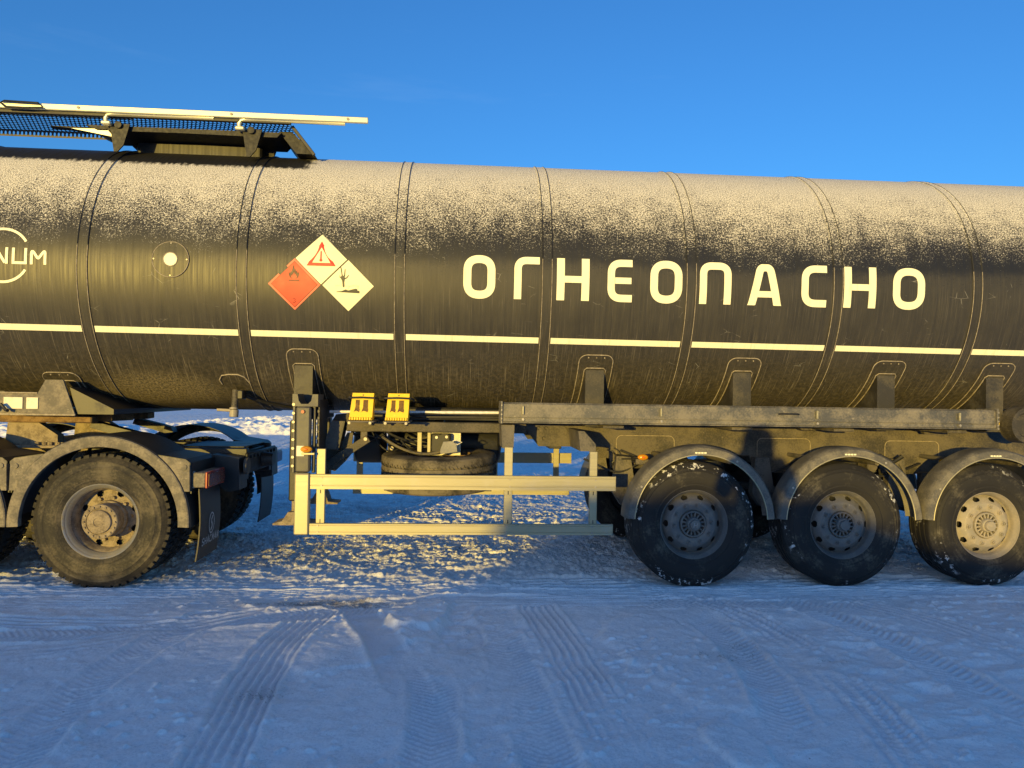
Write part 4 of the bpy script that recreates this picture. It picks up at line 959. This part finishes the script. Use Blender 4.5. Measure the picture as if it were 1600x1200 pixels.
# --- catwalk on top
cw = MB(); X0, X1, ya, yb, zc = -6.3, -1.52, 6.52, 6.98, 3.958
ang_holes = []
def perforated(mb, x0, x1, y0, y1, f, px=.036, py=.046, fill=.30):
    # diamond holes in a sheet; each cell is eight quads round a hole
    nx_ = int((x1-x0)/px); ny_ = max(1, int(round((y1-y0)/py))); py = (y1-y0)/ny_
    for j in range(ny_):
        for i in range(nx_):
            cx_ = x0+(i+.5)*px; cy_ = y0+(j+.5)*py; hx, hy = px*fill, py*fill*1.05
            if j % 2: cx_ += px/2
            O = [(cx_-px/2, cy_-py/2), (cx_, cy_-py/2), (cx_+px/2, cy_-py/2), (cx_+px/2, cy_), (cx_+px/2, cy_+py/2), (cx_, cy_+py/2), (cx_-px/2, cy_+py/2), (cx_-px/2, cy_)]
            I = [(cx_-hx*.7, cy_-hy*.7), (cx_, cy_-hy), (cx_+hx*.7, cy_-hy*.7), (cx_+hx, cy_), (cx_+hx*.7, cy_+hy*.7), (cx_, cy_+hy), (cx_-hx*.7, cy_+hy*.7), (cx_-hx, cy_)]
            v = [f(a, b) for a, b in O]+[f(a, b) for a, b in I]
            mb.add(v, [(k, (k+1) % 8, 8+(k+1) % 8, 8+k) for k in range(8)])
perforated(cw, X0, X1, ya, yb, lambda a, b: (a, b, zc), fill=.36)
deck = cw.build('walkway_deck', 'blackplastic', TR, smooth=0, recalc=False)
fl_ = MB(); perforated(fl_, X0, X1, zc-.062, zc, lambda a, b: (a, yb, b), px=.036, py=.062, fill=.27); fl_.build('walkway_flange', 'blackplastic', TR, smooth=0, recalc=False)
MB().box(X0, X1, ya-.012, ya+.012, zc-.012, zc+.02, .003).build('walkway_edge', 'black', TR)
en = MB(); perforated(en, 0, .30, 6.60, 7.35, lambda a, b: (X1+a*.62, b, zc-a*.80), fill=.30); en.build('walkway_ramp', 'blackplastic', TR, smooth=0, recalc=False)
MB().prism([(-1.66, 3.925), (-1.54, 3.925), (-1.34, 3.735), (-1.50, 3.735)], 6.66, 7.30).build('ramp_panel', 'blackclean', TR, smooth=0)
MB().beam((X1-.01, 6.60, zc+.0), (X1+.19, 6.60, zc-.25), .02, .03).build('ramp_edge', 'black', TR)
for k in range(0): MB().beam((-1.86+.09*k, 6.72, 3.80+.012*k), (-1.80+.09*k, 6.72, 3.72+.012*k), .30, .012).build('step_slat', 'black', TR)
for bx in (-3.03, -1.90):
    MB().prism([(bx-.05,3.903),(bx+.12,3.903),(bx+.07,3.72),(bx+.02,3.66),(bx-.01,3.66)], 6.56, 6.575).build('walkway_bracket', 'blackclean', TR, smooth=0)
    MB().prism([(bx-.10,3.903),(bx+.16,3.903),(bx+.10,3.72)], 6.97, 6.985).build('walkway_bracket', 'blackclean', TR, smooth=0)
    MB().cyl((bx+.03, 6.535, 3.888), (bx+.03, 6.56, 3.888), .030, n=18).build('hinge_disc', 'blackclean', TR)
    hz = MB(); hz.box(bx-.10, bx-.02, 6.50, 6.56, 3.878, 3.908, .01); hz.build('rail_hinge', 'alubright', TR)
    pts = [(bx-.065, 6.53, 3.898), (bx-.07, 6.53, 3.938), (bx-.05, 6.525, 3.965), (bx-.01, 6.52, 3.975), (bx+.10, 6.52, 3.979), (bx+.85, 6.515, 3.973)]
    P = []
    for i in range(len(pts)-1):
        for u in (0, .5): P.append(tuple(p+(q-p)*u for p, q in zip(pts[i], pts[i+1])))
    P.append(pts[-1]); MB().tube(P, .020, 12).build('folding_arm', 'alubright', TR)
hr = MB(); hr.box(-6.3, -.845, 6.475, 6.505, 3.971, 4.023, .006); hr = hr.build('handrail', 'alubright', TR)
for x in (-3.30, -2.02, -1.02): MB().cyl((x, 6.468, 3.998), (x, 6.476, 3.998), .012, n=12).build('rail_bolt', 'rimgrey', hr)
MB().box(-6.3, -2.9, 6.60, 6.625, 3.965, 3.998, .006).build('lower_rail', 'alubright', TR)
MB().tube([(-3.933,6.462,4.008),(-3.883,6.452,3.971),(-3.72,6.45,3.969),(-3.58,6.455,3.978),(-3.62,6.452,4.015),(-3.893,6.452,4.021)], .009, 8, True).build('latch_loop', 'blackclean', TR)
bx_ = MB(); bx_.prism([(-3.30,3.898),(-1.62,3.898),(-1.66,3.853),(-1.95,3.853),(-2.5,3.858),(-3.20,3.853)], 6.60, 7.0); bx_.build('walkway_frame', 'blackclean', TR, smooth=0)
MB().box(-2.98, -1.86, 6.86, 7.72, 3.70, 3.862, .02).build('manhole_coaming', 'tank', TR, org=(0, YC, 0))
MB().prism([(-3.62,3.883),(-3.05,3.878),(-3.02,3.78),(-3.30,3.86)], 6.62, 6.70).build('walkway_gusset', 'blackclean', TR, smooth=0)
MB().prism([(-3.42,3.862),(-3.12,3.865),(-3.06,3.80)], 6.600, 6.612).build('walkway_gusset', 'alubright', TR, smooth=0)
for hx in (-4.6, -5.7): MB().box(hx-.05, hx+.05, 6.9, 7.5, 3.75, 3.933, .01).build('walkway_bracket', 'blackclean', TR)

# ------------------------------------------------------------------ loose things carried by the trailer
def chock(x, label):
    root = empty('wheel_chock', (x, 6.17, 1.365)); tag(root, label, 'wheel chock', 'yellow wheel chocks on the trailer')
    # wedge standing on end: front face leans back
    t = lambda u, z: 6.10+.07*((z-1.365)/.225)+u
    mb = MB(); zs = np.linspace(1.368, 1.592, 10); hw0, hw1 = .094, .088
    v = []; f = []
    F = [(x+.012*((z-1.365)/.225)+s*(hw0+(hw1-hw0)*(z-1.365)/.225), z) for z in zs for s in (-1, 1)]
    holes = [(-.028, 1.435, .030, .10), (.040, 1.435, .034, .10)]
    for k, z in enumerate(zs):
        for s in (-1, 1): v.append((F[2*k+(s+1)//2][0], t(0, z), z))
    n = len(v)
    for k, z in enumerate(zs):
        for s in (-1, 1): v.append((F[2*k+(s+1)//2][0], 6.26, z))
    for k in range(len(zs)-1):
        a = 2*k; f += [(a, a+1, a+3, a+2), (n+a+1, n+a, n+a+2, n+a+3), (a, a+2, n+a+2, n+a), (a+1, n+a+1, n+a+3, a+3)]
    f += [(0, n, n+1, 1), (2*len(zs)-2, 2*len(zs)-1, n+2*len(zs)-1, n+2*len(zs)-2)]
    mb.add(v, f); mb.build('wedge_body', 'yellow', root, smooth=30)
    for dx, w, dz in ((-.030, .034, 0), (.036, .040, .0)):
        r = MB(); z0, z1 = 1.445, 1.535
        P = [(x+dx-w*.5, z1), (x+dx+w*.5, z1), (x+dx+w*.5, z0+.02), (x+dx+w*.62, z0+.01), (x+dx+w*.5, z0-.012), (x+dx-w*.3, z0), (x+dx-w*.8, z0-.010), (x+dx-w*.5, z0+.03)]
        r.add([(a, t(-.0015, b), b) for a, b in P]+[(a, t(.02, b), b) for a, b in P], [tuple(range(8))]+[(i, (i+1) % 8, 8+(i+1) % 8, 8+i) for i in range(8)])
        r.build('pocket', 'pocketbrown', root, smooth=0)  # flat brown panel on the yellow wedge face, outlined like a pocket
    tb = MB()
    for k in range(9): xx = x-.085+.0205*k; tb.box(xx-.0075, xx+.0075, 6.088, 6.110, 1.369, 1.392, .003)
    tb.build('ribbed_foot', 'yellow', root)
    MB().cyl((x+.012, t(-.003, 1.575), 1.575), (x+.012, t(.01, 1.575), 1.575), .006, n=8).build('hole', 'black', root)
    return root
chock(-.812, 'yellow plastic wheel chock in the holder nearer the dark corner post')
chock(-.517, 'yellow plastic wheel chock in the holder nearer the long grey hose tube')
for x in (-.812, -.517):
    MB().tube([(x-.115,6.30,1.55),(x-.12,6.20,1.552),(x-.10,6.13,1.552),(x,6.128,1.556),(x+.11,6.13,1.552),(x+.135,6.18,1.545),(x+.13,6.24,1.53)], .008, 8).build('chock_strap', 'black', TR)
    MB().box(x-.11, x+.11, 6.09, 6.48, 1.348, 1.363, .004).build('chock_shelf', 'chassis', TR)
    for dx in (-.09, .08): MB().cyl((x+dx, 6.088, 1.345), (x+dx, 6.10, 1.345), .012, n=8).build('shelf_bolt', 'bolt', TR)

# spare wheel slung flat beneath the equipment beam
SP = empty('spare_wheel', (-.175, 6.80, .74)); tag(SP, 'old dusty spare wheel lying flat in the carrier behind the guard rail', 'spare wheel')
def lathe_z(prof, c, n=72, tilt=None):
    mb = MB().lathe(prof, n, (0, 0, 0)); rot = Matrix.Rotation(R_(90), 3, 'X')
    if tilt: rot = tilt @ rot
    mb.v = [tuple(rot @ Vector(v)+Vector(c)) for v in mb.v]; return mb
tl = Matrix.Rotation(R_(2.5), 3, 'X') @ Matrix.Rotation(R_(-1.0), 3, 'Y')
rr = .525; pr_ = [(.285,.050),(.293,.030),(.335,.012),(.40,.006),(.45,.006),(.490,.012),(.515,.020),(rr,.034)]
for k in range(4): g0 = .086+.0635*k; pr_ += [(rr,g0+.012),(rr-.012,g0+.014),(rr-.012,g0+.026),(rr,g0+.028)]
pr_ += [(rr,.351)]+[(r, .385-yy) for r, yy in pr_[:7][::-1]]
pr_ = [(r, -(yy-.19)*.88) for r, yy in pr_]
spc = (-.175, 6.80, .895)
lathe_z(pr_, spc, 96, tl).build('tyre', 'rubber_spare', SP, smooth=32)
sz = MB(); 
for row in (-.085, -.02, .02, .085):
    for k in range(96):
        a = 2*math.pi*k/96; c = Vector((rr*math.sin(a), rr*math.cos(a), row+.008*math.sin(k*9.7))); d = Vector((math.cos(a), -math.sin(a), 0))
        p = [c-d*.006, c+d*.006]; q = Vector((math.sin(a), math.cos(a), 0))*.0015
        p0, p1 = [tl @ (w+q)+Vector(spc) for w in (p[0]-Vector((0,0,.012)), p[1]+Vector((0,0,.012)))]
        sz.beam(p0, p1, .006, .003, 0)
sz.build('tread_sipes', 'blackplastic', SP, smooth=0)
lathe_z([(.290,.14),(.28,.10),(.26,.02),(.25,-.05),(.10,-.06),(.10,-.11),(.0,-.11)], spc, 48, tl).build('rim', 'rust', SP)
lathe_z([(.29,.15),(.285,-.15)], spc, 48, tl).build('rim_barrel', 'rust', SP)
MB().prism([(-.16,1.10),(-.135,1.17),(-.06,1.175),(-.02,1.15),(-.01,1.08),(-.16,1.06)], 6.52, 6.62).build('tied_cloth', 'concrete', TR, smooth=30)
MB().tube([(-.06,6.54,1.165),(-.03,6.53,1.19),(.03,6.53,1.165),(-.01,6.53,1.145),(-.07,6.54,1.17)], .005, 6).build('tie_wire', 'whitepipe', TR)
for x in (-.62, .27): MB().box(x-.03, x+.03, 6.5, 7.3, .735, .755, .004).build('carrier_bar', 'chassis', TR); 
for x in (-.62, .27): MB().box(x-.03, x+.03, 7.25, 7.29, .755, 1.27, .004).build('carrier_hanger', 'chassis', TR)
# ------------------------------------------------------------------ the tractor unit
TU = empty('tractor_unit', (-5.0, YC, 0)); tag(TU, 'muddy heavy tractor unit coupled under the front of the black tank', 'truck')
def tractor_wheel(loc, parent, far=False):
    w = empty('wheel', loc, parent); L = Vector(loc); sg = -1 if far else 1
    rr = .540; Y = lambda y: sg*y
    for t0 in (0, .345):
        prof = [(.285,.050),(.295,.026),(.305,.020),(.335,.006),(.342,.008),(.35,.004),(.40,.0),(.425,.003),(.432,.0),(.44,.005),(.47,.010),(.478,.008),(.486,.016),(.505,.026),(.520,.036),(rr-.014,.046),(rr-.014,.262),(.520,.272),(.505,.282),(.47,.298),(.40,.308),(.35,.304),(.295,.282),(.285,.258)]
        MB().lathe([(r, Y(y+t0)) for r, y in prof], 96, loc).build('tyre', 'rubber_tractor', w, org=loc, smooth=32)
        lg = MB(); n = 52
        for k in range(n):
            a = 2*math.pi*k/n; d = Vector((math.sin(a), 0, math.cos(a))); tg = Vector((math.cos(a), 0, -math.sin(a)))
            for y0, y1, sh in ((.030, .098, 0), (.210, .278, 0), (.106, .150, .5), (.158, .202, .5)):
                a2 = a+sh*2*math.pi/n; d2 = Vector((math.sin(a2), 0, math.cos(a2))); tg2 = Vector((math.cos(a2), 0, -math.sin(a2)))
                v = []
                for q in (rr-.034 if sh == 0 else rr-.02, rr):
                    for yy in (y0 if q < rr or sh else y0+.010 if y0 < .1 else y0, y1 if q < rr or sh else (y1-.010 if y1 > .25 else y1)):
                        for s in (-1, 1): v.append(L+d2*q+tg2*(s*.0215)+Vector((0, Y(yy+t0), 0)))
                lg.add(v, [(0,1,3,2),(4,6,7,5),(0,4,5,1),(2,3,7,6),(0,2,6,4),(1,5,7,3)])
        lg.build('tread_lugs', 'rubber_tractor', w, org=loc, smooth=0)
    fl = MB(); fl.lathe([(.286,Y(.050)),(.297,Y(.034)),(.302,Y(.024)),(.297,Y(.020)),(.288,Y(.026)),(.282,Y(.040))], 72, loc); fl.lathe([(.282,Y(.040)),(.262,Y(.062)),(.258,Y(.085))], 72, loc); fl.build('rim_flange', 'rimworn', w, org=loc, smooth=40)
    n = 120; J = 6; pr = [(.258,Y(.085)),(.262,Y(.092)),(.256,Y(.100)),(.242,Y(.125)),(.238,Y(.19))]; j0 = len(pr)
    pr += [(.236-.056*k/J, Y(.195-.012*k/J)) for k in range(J+1)]+[(.12, Y(.178))]
    def skip(j, i):
        if j < j0 or j >= j0+J-1: return False
        u = (j-j0+.5)/J; a = ((i+.5)/n*8) % 1.0
        return ((u-.45)/.42)**2+((a-.5)/.17)**2 < 1
    MB().lathe(pr, n, loc, skip).build('rim', 'mudsteel', w, org=loc, smooth=40)
    MB().lathe([(.258,Y(.24)),(.0,Y(.24))], 48, loc).build('brake_drum', 'black', w, org=loc)
    hb = MB(); hb.lathe([(.150,Y(.178)),(.146,Y(.150)),(.134,Y(.140)),(.130,Y(.045)),(.138,Y(.040)),(.138,Y(.012)),(.132,Y(.006)),(.106,Y(.006)),(.102,Y(.014)),(.096,Y(.014)),(.090,Y(-.004)),(.070,Y(-.012)),(.036,Y(-.016)),(.034,Y(-.011)),(.0,Y(-.011))], 64, loc); hb.build('hub', 'mudsteel', w, org=loc, smooth=30)
    nt = MB()
    for k in range(16):
        a = 2*math.pi*k/16; c = L+Vector((math.sin(a)*.121, Y(.006), math.cos(a)*.121)); nt.cyl(c, c-Vector((0, Y(.010), 0)), .0085, n=6)
    for k in range(10):
        a = 2*math.pi*(k+.3)/10; c = L+Vector((math.sin(a)*.172, Y(.183), math.cos(a)*.172)); nt.cyl(c, c-Vector((0, Y(.028), 0)), .017, .014, 6)
    tag(nt.build('hub_bolts', 'mudsteel', w, org=loc, smooth=30), kind='stuff')
    return w
for x in TX:
    tractor_wheel((x, 6.035, .532), TU); tractor_wheel((x, 2*YC-6.035, .532), TU, True)
    MB().cyl((x, 6.5, .532), (x, 8.0, .532), .10, n=20).build('axle', 'black', TU); MB().cyl((x, 7.0, .55), (x, 7.45, .55), .23, n=24).build('differential', 'black', TU)
def wing(cx, yf, sg, rear):
    a0, a1 = R_(182), R_(-2); n = 48; r = .700; cz = .52
    pt = lambda a, q, y: (cx+q*math.cos(a), yf+sg*y, cz+q*math.sin(a))
    A = np.linspace(a0, a1, n+1)
    sec = [(r-.005,.012),(r+.004,.02),(r+.006,.10),(r+.006,.60),(r-.002,.60),(r-.003,.03),(r-.012,.016)]
    v = []; f = []; m = len(sec)
    for a in A:
        for q, y in sec: v.append(pt(a, q, y))
    for i in range(n):
        for k in range(m): f.append((i*m+k, i*m+(k+1) % m, (i+1)*m+(k+1) % m, (i+1)*m+k))
    f += [tuple(range(m)), tuple(range(n*m, n*m+m))]
    o = MB().add(v, f).build('mudguard', 'blackplastic', TU, smooth=35)
    sec = [(r-.090,.004),(r-.084,0),(r-.012,0),(r-.004,.006),(r-.004,.014),(r-.084,.014),(r-.090,.05)]
    v = []; f = []; m = len(sec)
    for a in A:
        for q, y in sec: v.append(pt(a, q, y))
    for i in range(n):
        for k in range(m): f.append((i*m+k, i*m+(k+1) % m, (i+1)*m+(k+1) % m, (i+1)*m+k))
    f += [tuple(range(m)), tuple(range(n*m, n*m+m))]
    MB().add(v, f).build('guard_lip', 'mudgrey', o, smooth=35)
    # corner plates and flat decks beside the arch
    for s in (1, -1):
        q = [(cx+s*.695*math.cos(R_(k)), cz+.695*math.sin(R_(k))) for k in (52, 45, 38, 30, 22)]+[(cx+s*.69, cz+.26), (cx+s*.685, cz+.49), (cx+s*.655, cz+.515)]
        MB().prism(q, yf+sg*.018, yf+sg*.05).build('corner_plate', 'mudgrey', o, smooth=0)
        c = (cx+s*.645, yf+sg*.010, cz+.455); MB().cyl(c, (c[0], yf+sg*.02, c[2]), .022, n=14).build('plate_stud', 'mudgrey', o)
        q = [(cx+s*.44, cz+.552), (cx+s*.655, cz+.518), (cx+s*.69, cz+.49), (cx+s*.69, cz+.47), (cx+s*.44, cz+.53)]
        MB().prism(q, yf+sg*.02, yf+sg*.60).build('guard_deck', 'blackplastic', o, smooth=0)
        q = [(cx+s*.685, cz+.488), (cx+s*.695, cz+.488), (cx+s*.695, cz+.24), (cx+s*.685, cz+.24)]
        MB().prism(q, yf+sg*.05, yf+sg*.60).build('guard_deck', 'blackplastic', o, smooth=0)
    return o
for x in TX:
    wing(x+.01, 6.0, 1, x == TX[0]); wing(x+.01, 2*YC-6.0, -1, x == TX[0])
for y0 in (6.84, 7.64): MB().box(-8.6, -1.93, y0, y0+.08, .78, 1.065, .006).build('frame_rail', 'blackplastic', TU)
for x in (-2.02, -3.5, -4.95, -6.2): MB().box(x-.05, x+.05, 6.925, 7.635, .82, 1.04, .006).build('frame_cross', 'blackplastic', TU)
MB().prism([(-2.16,1.03),(-1.93,1.0),(-1.92,.72),(-2.02,.70),(-2.16,.80)], 6.60, 6.835).build('rear_bracket', 'blackplastic', TU, smooth=0)
MB().prism([(-2.16,1.03),(-1.93,1.0),(-1.92,.72),(-2.02,.70),(-2.16,.80)], 7.725, 7.96).build('rear_bracket', 'blackplastic', TU, smooth=0)
MB().box(-1.93, -1.90, 6.78, 7.78, .84, 1.03, .01).build('rear_crossmember', 'blackclean', TU)
MB().cyl((-1.90, 7.28, .93), (-1.80, 7.28, .93), .075, .06, 20).build('tow_coupling', 'black', TU)
for yy in (6.86, 6.98, 7.1, 7.46, 7.58, 7.70): MB().cyl((-1.90, yy, .99), (-1.885, yy, .99), .016, n=8).build('crossmember_bolt', 'black', TU)
dk = MB(); dk.box(-2.55, -1.98, 6.93, 7.63, 1.066, 1.078, .003); dk.build('frame_deck', 'blackplastic', TU)
MB().cyl((-1.905, 6.72, .92), (-1.88, 6.72, .92), .075, n=20).build('reflector_disc', 'chassis', TU)
for sg, yf in ((1, 6.05), (-1, 2*YC-6.05)):
    ys = sorted((yf, yf+sg*.42)); b = MB().box(-2.125, -2.03, ys[0], ys[1], .808, .928, .008).build('tail_lamp', 'mudgrey', TU)
    MB().box(-2.0295, -2.012, ys[0]-.004, ys[1]+.004, .803, .933, .006).build('lamp_frame', 'redknob', b)
    MB().box(-2.0115, -2.002, ys[0]+.012, ys[1]-.012, .815, .921, .004).build('lens', 'redlens', b)
    MB().box(-2.17, -2.125, min(yf+sg*.02, yf+sg*.06), max(yf+sg*.02, yf+sg*.06), .80, .935, .004).build('lamp_arm', 'bolt', b)
    # mud flap hung behind the wheel
    ys = sorted((yf+sg*.06, yf+sg*.56)); mb = MB(); v = []; f = []
    for j in range(9):
        z = .79-.59*j/8; bend = .03*math.sin(j/8*2.6)-.01*j/8
        for yy in ys:
            v += [(-2.105+bend-.02*(j/8), yy, z), (-2.095+bend-.02*(j/8), yy, z)]
    for j in range(8): a = 4*j; f += [(a, a+2, a+6, a+4), (a+1, a+5, a+7, a+3), (a, a+4, a+5, a+1), (a+2, a+3, a+7, a+6)]
    f += [(0,1,3,2), (32,34,35,33)]
    fl = MB().add(v, f).build('mud_flap', 'blackplastic', TU, smooth=40)
    if sg == 1:
        def fm(u, s, o):
            j = (.79-s)/.59; bend = .03*math.sin(j*2.6)-.01*j
            return (-2.093+bend-.02*j+o, ys[0]+u, s)
        letter([([(.25+.060*math.cos(k), .475+.085*math.sin(k)) for k in np.linspace(0, 2*math.pi, 32, endpoint=False)], 0, .012, True), ([(.27,.535),(.243,.505),(.243,.48),(.258,.47),(.258,.44),(.232,.415)], .012, .018, False)], 0, 0, 'flap_emblem', fl, 'flaptext', .008, fm)
        G = {'S': [[(.9,.9),(.5,1),(.1,.85),(.1,.6),(.9,.4),(.9,.15),(.5,0),(.1,.1)]], 'H': [[(.1,0),(.1,1)],[(.9,0),(.9,1)],[(.1,.5),(.9,.5)]], 'A': [[(.05,0),(.5,1),(.95,0)],[(.25,.35),(.75,.35)]], 'C': [[(.9,.85),(.5,1),(.1,.75),(.1,.25),(.5,0),(.9,.15)]], 'M': [[(.1,0),(.1,1),(.5,.35),(.9,1),(.9,0)]], 'N': [[(.1,0),(.1,1),(.9,0),(.9,1)]]}
        for k, ch in enumerate('SHACMAN'):
            letter([([(.045+.060*k+a*.046, .315+b*.060) for a, b in P], 0, .010, False) for P in G[ch]], 0, 0, 'flap_letter', fl, 'flaptext', .008, fm)
# fifth wheel
fw_ = MB(); P = arc(-3.56, 7.28, .50, R_(60), R_(300), 20)+[(-3.12, 6.82), (-3.06, 7.12), (-3.30, 7.24), (-3.30, 7.32), (-3.06, 7.44), (-3.12, 7.74)]
fw_.prism(P, 1.300, 1.358, 'z'); fw5 = fw_.build('fifth_wheel', 'rust', TU, smooth=30)
MB().box(-3.98, -3.20, 6.62, 6.76, 1.288, 1.352, .012).build('fifth_wheel_skirt', 'rust', fw5)
MB().prism([(-3.92,1.285),(-3.66,1.285),(-3.50,1.18),(-3.50,1.09),(-3.94,1.09)], 6.66, 6.76).build('pedestal', 'mudsteel', TU, smooth=0)
MB().prism([(-3.92,1.285),(-3.66,1.285),(-3.50,1.18),(-3.50,1.09),(-3.94,1.09)], 7.80, 7.90).build('pedestal', 'mudsteel', TU, smooth=0)
MB().box(-4.05, -3.10, 6.60, 7.96, 1.068, 1.092, .004).build('mounting_plate', 'mudsteel', TU)
for k in range(7): MB().cyl((-3.66+.055*k, 6.64+.02*(k % 2), 1.092), (-3.66+.055*k, 6.64+.02*(k % 2), 1.118), .019, n=6).build('mounting_bolt', 'mudsteel', TU)
MB().prism([(-3.9,1.065),(-3.3,1.065),(-3.4,.9),(-3.8,.9)], 6.80, 6.838).build('mounting_bracket', 'mudsteel', TU, smooth=0)
for yy in (6.80, 7.66): MB().prism([(-3.28,1.30),(-2.92,1.21),(-2.90,1.16),(-2.98,1.15),(-3.30,1.24)], yy, yy+.12).build('ramp', 'black', TU, smooth=0)
for x in (-4.95, -3.0): MB().tube([(x+.2,6.2,1.19),(x+.3,6.24,1.18),(x+.36,6.26,1.155)], .016, 8).build('guard_clip', 'rust', TU)
# rest of the vehicle, outside the picture
MB().box(-6.9, -5.35, 6.05, 6.62, .45, 1.0, .09).build('fuel_tank', 'rimgrey', TU)
cb = MB().prism([(-7.35,.95),(-7.35,3.35),(-7.6,3.6),(-9.3,3.45),(-9.75,2.2),(-9.8,.55),(-8.95,.55),(-8.85,.95)], 6.03, 8.53).build('cab', 'cabpaint', TU, smooth=25)
MB().prism([(-8.35,2.05),(-8.35,2.95),(-9.25,2.95),(-9.5,2.05)], 6.022, 6.028).build('side_window', 'glass', cb, smooth=0)
far_w = far_wheel((-8.35, 6.06, .53), TU, 'rubber_tractor'); far_wheel((-8.35, 8.12, .53), TU, 'rubber_tractor')

# ------------------------------------------------------------------ the photographer, whose shadow falls on the mudguards
PX, PY = -.15, -.46
PR = empty('person', (PX, PY, 0)); PR.rotation_euler.z = -math.atan2(.15, .46); tag(PR, 'person in dark winter jacket holding up a phone, shadow on the mudguards', 'person')
def person():
    J = {'pelvis': (0,0,.96,.155), 'waist': (0,.0,1.10,.150), 'chest': (0,-.01,1.32,.175), 'neckb': (0,0,1.47,.085), 'neck': (0,.02,1.54,.062), 'jaw': (0,.045,1.60,.078), 'head': (0,.03,1.67,.098), 'crown': (0,.015,1.735,.070)}
    E = [('pelvis','waist'),('waist','chest'),('chest','neckb'),('neckb','neck'),('neck','jaw'),('jaw','head'),('head','crown')]
    for s, n in ((-1,'l'),(1,'r')):
        J.update({n+'sh': (s*.20,-.01,1.455,.10), n+'el': (s*.29,.10,1.22,.075), n+'fa': (s*.21,.24,1.39,.062), n+'wr': (s*.115,.34,1.53,.034), n+'hand': (s*.088,.375,1.575,.034), n+'hip': (s*.105,0,.88,.115), n+'kn': (s*.12,.03,.50,.080), n+'an': (s*.13,-.02,.12,.062), n+'heel': (s*.13,-.03,.045,.050), n+'toe': (s*.15,.16,.035,.042)})
        E += [('chest',n+'sh'),(n+'sh',n+'el'),(n+'el',n+'fa'),(n+'fa',n+'wr'),(n+'wr',n+'hand'),('pelvis',n+'hip'),(n+'hip',n+'kn'),(n+'kn',n+'an'),(n+'an',n+'heel'),(n+'heel',n+'toe')]
        for k in range(4):
            f0 = (s*(.082-.003*k), .40-.002*k, 1.548+.021*k, .0095); f1 = (s*.088, .432, 1.548+.022*k, .0088); f2 = (s*(.070-.004*k), .452+.001*k, 1.548+.022*k, .0082)
            J[n+'f%da' % k], J[n+'f%db' % k], J[n+'f%dc' % k] = f0, f1, f2; E += [(n+'hand', n+'f%da' % k), (n+'f%da' % k, n+'f%db' % k), (n+'f%db' % k, n+'f%dc' % k)]
        J[n+'ta'], J[n+'tb'] = (s*.070,.378,1.548,.011), (s*.048,.405,1.560,.009); E += [(n+'hand', n+'ta'), (n+'ta', n+'tb')]
    names = list(J); me = bpy.data.meshes.new('body'); me.from_pydata([J[k][:3] for k in names], [(names.index(a), names.index(b)) for a, b in E], [])
    o = bpy.data.objects.new('body', me); COL.objects.link(o)
    sk = o.modifiers.new('skin', 'SKIN'); sk.use_smooth_shade = True
    sv = me.skin_vertices[0].data
    for i, k in enumerate(names): sv[i].radius = (J[k][3], J[k][3]); sv[i].use_root = (k == 'pelvis')
    sb = o.modifiers.new('sub', 'SUBSURF'); sb.levels = 2; sb.render_levels = 2
    dg = bpy.context.evaluated_depsgraph_get(); nm = bpy.data.meshes.new_from_object(o.evaluated_get(dg)); nm.name = 'body'
    bpy.data.objects.remove(o)
    nm.materials.clear()
    for k in ('cloth_dark', 'cloth_trousers', 'boot', 'skin'): nm.materials.append(M[k])
    for p in nm.polygons:
        c = p.center; p.use_smooth = True
        p.material_index = 3 if (c.z > 1.54 and abs(c.x) < .14 and c.y < .16) or c.y > .352 else 2 if c.z < .16 else 1 if c.z < .92 else 0
    b = bpy.data.objects.new('body', nm); COL.objects.link(b); b.parent = PR; WORG['body'] = Vector((PX, PY, 0))
    f = MB()
    W = lambda x, y, z: (PX+x, PY+y, z)
    f.tube([W(0,.118,1.665), W(0,.140,1.635), W(0,.135,1.625)], .013, 8); f.build('nose', 'skin', b)
    for s in (-1, 1):
        MB().lathe([(0,-.009),(.008,-.006),(.011,0),(.008,.006),(0,.009)], 12, W(s*.033,.112,1.672)).build('eye', 'whitepipe', b)
        MB().tube([W(s*.093,.02,1.645), W(s*.104,.005,1.67), W(s*.096,.01,1.695)], .012, 8).build('ear', 'skin', b)
    MB().tube([W(-.025,.112,1.600), W(0,.120,1.598), W(.025,.112,1.600)], .006, 6).build('mouth', 'redknob', b)
    hat = MB(); v = []; n = 24
    pr = [(.150,1.46),(.152,1.55),(.148,1.64),(.140,1.70),(.122,1.755),(.09,1.788),(.05,1.803),(.0,1.806)]
    for r, z in pr:
        for i in range(n): a = 2*math.pi*i/n; v.append(W(r*math.sin(a), -.022+r*(1.0 if math.cos(a) < 0 else .82)*math.cos(a), z))
    hat.add(v, [(j*n+i, j*n+(i+1) % n, (j+1)*n+(i+1) % n, (j+1)*n+i) for j in range(len(pr)-1) for i in range(n)]).build('hood', 'cloth_trousers', PR)
    MB().tube([W(-.09,-.05,1.47), W(-.10,.03,1.48), W(0,.085,1.47), W(.10,.03,1.48), W(.09,-.05,1.47), W(0,-.09,1.48)], .035, 10, True).build('collar', 'cloth_dark', PR)
person()
ph = MB(); ph.box(-.078, .078, -.004, .004, 1.545, 1.62, .003); phone = ph.build('phone', 'phone', org=(0, 0, 1.58)); phone.location = (-.016, -.052, 1.58); phone.rotation_euler.z = PR.rotation_euler.z
tag(phone, 'dark phone held upright in both hands behind the camera', 'phone')
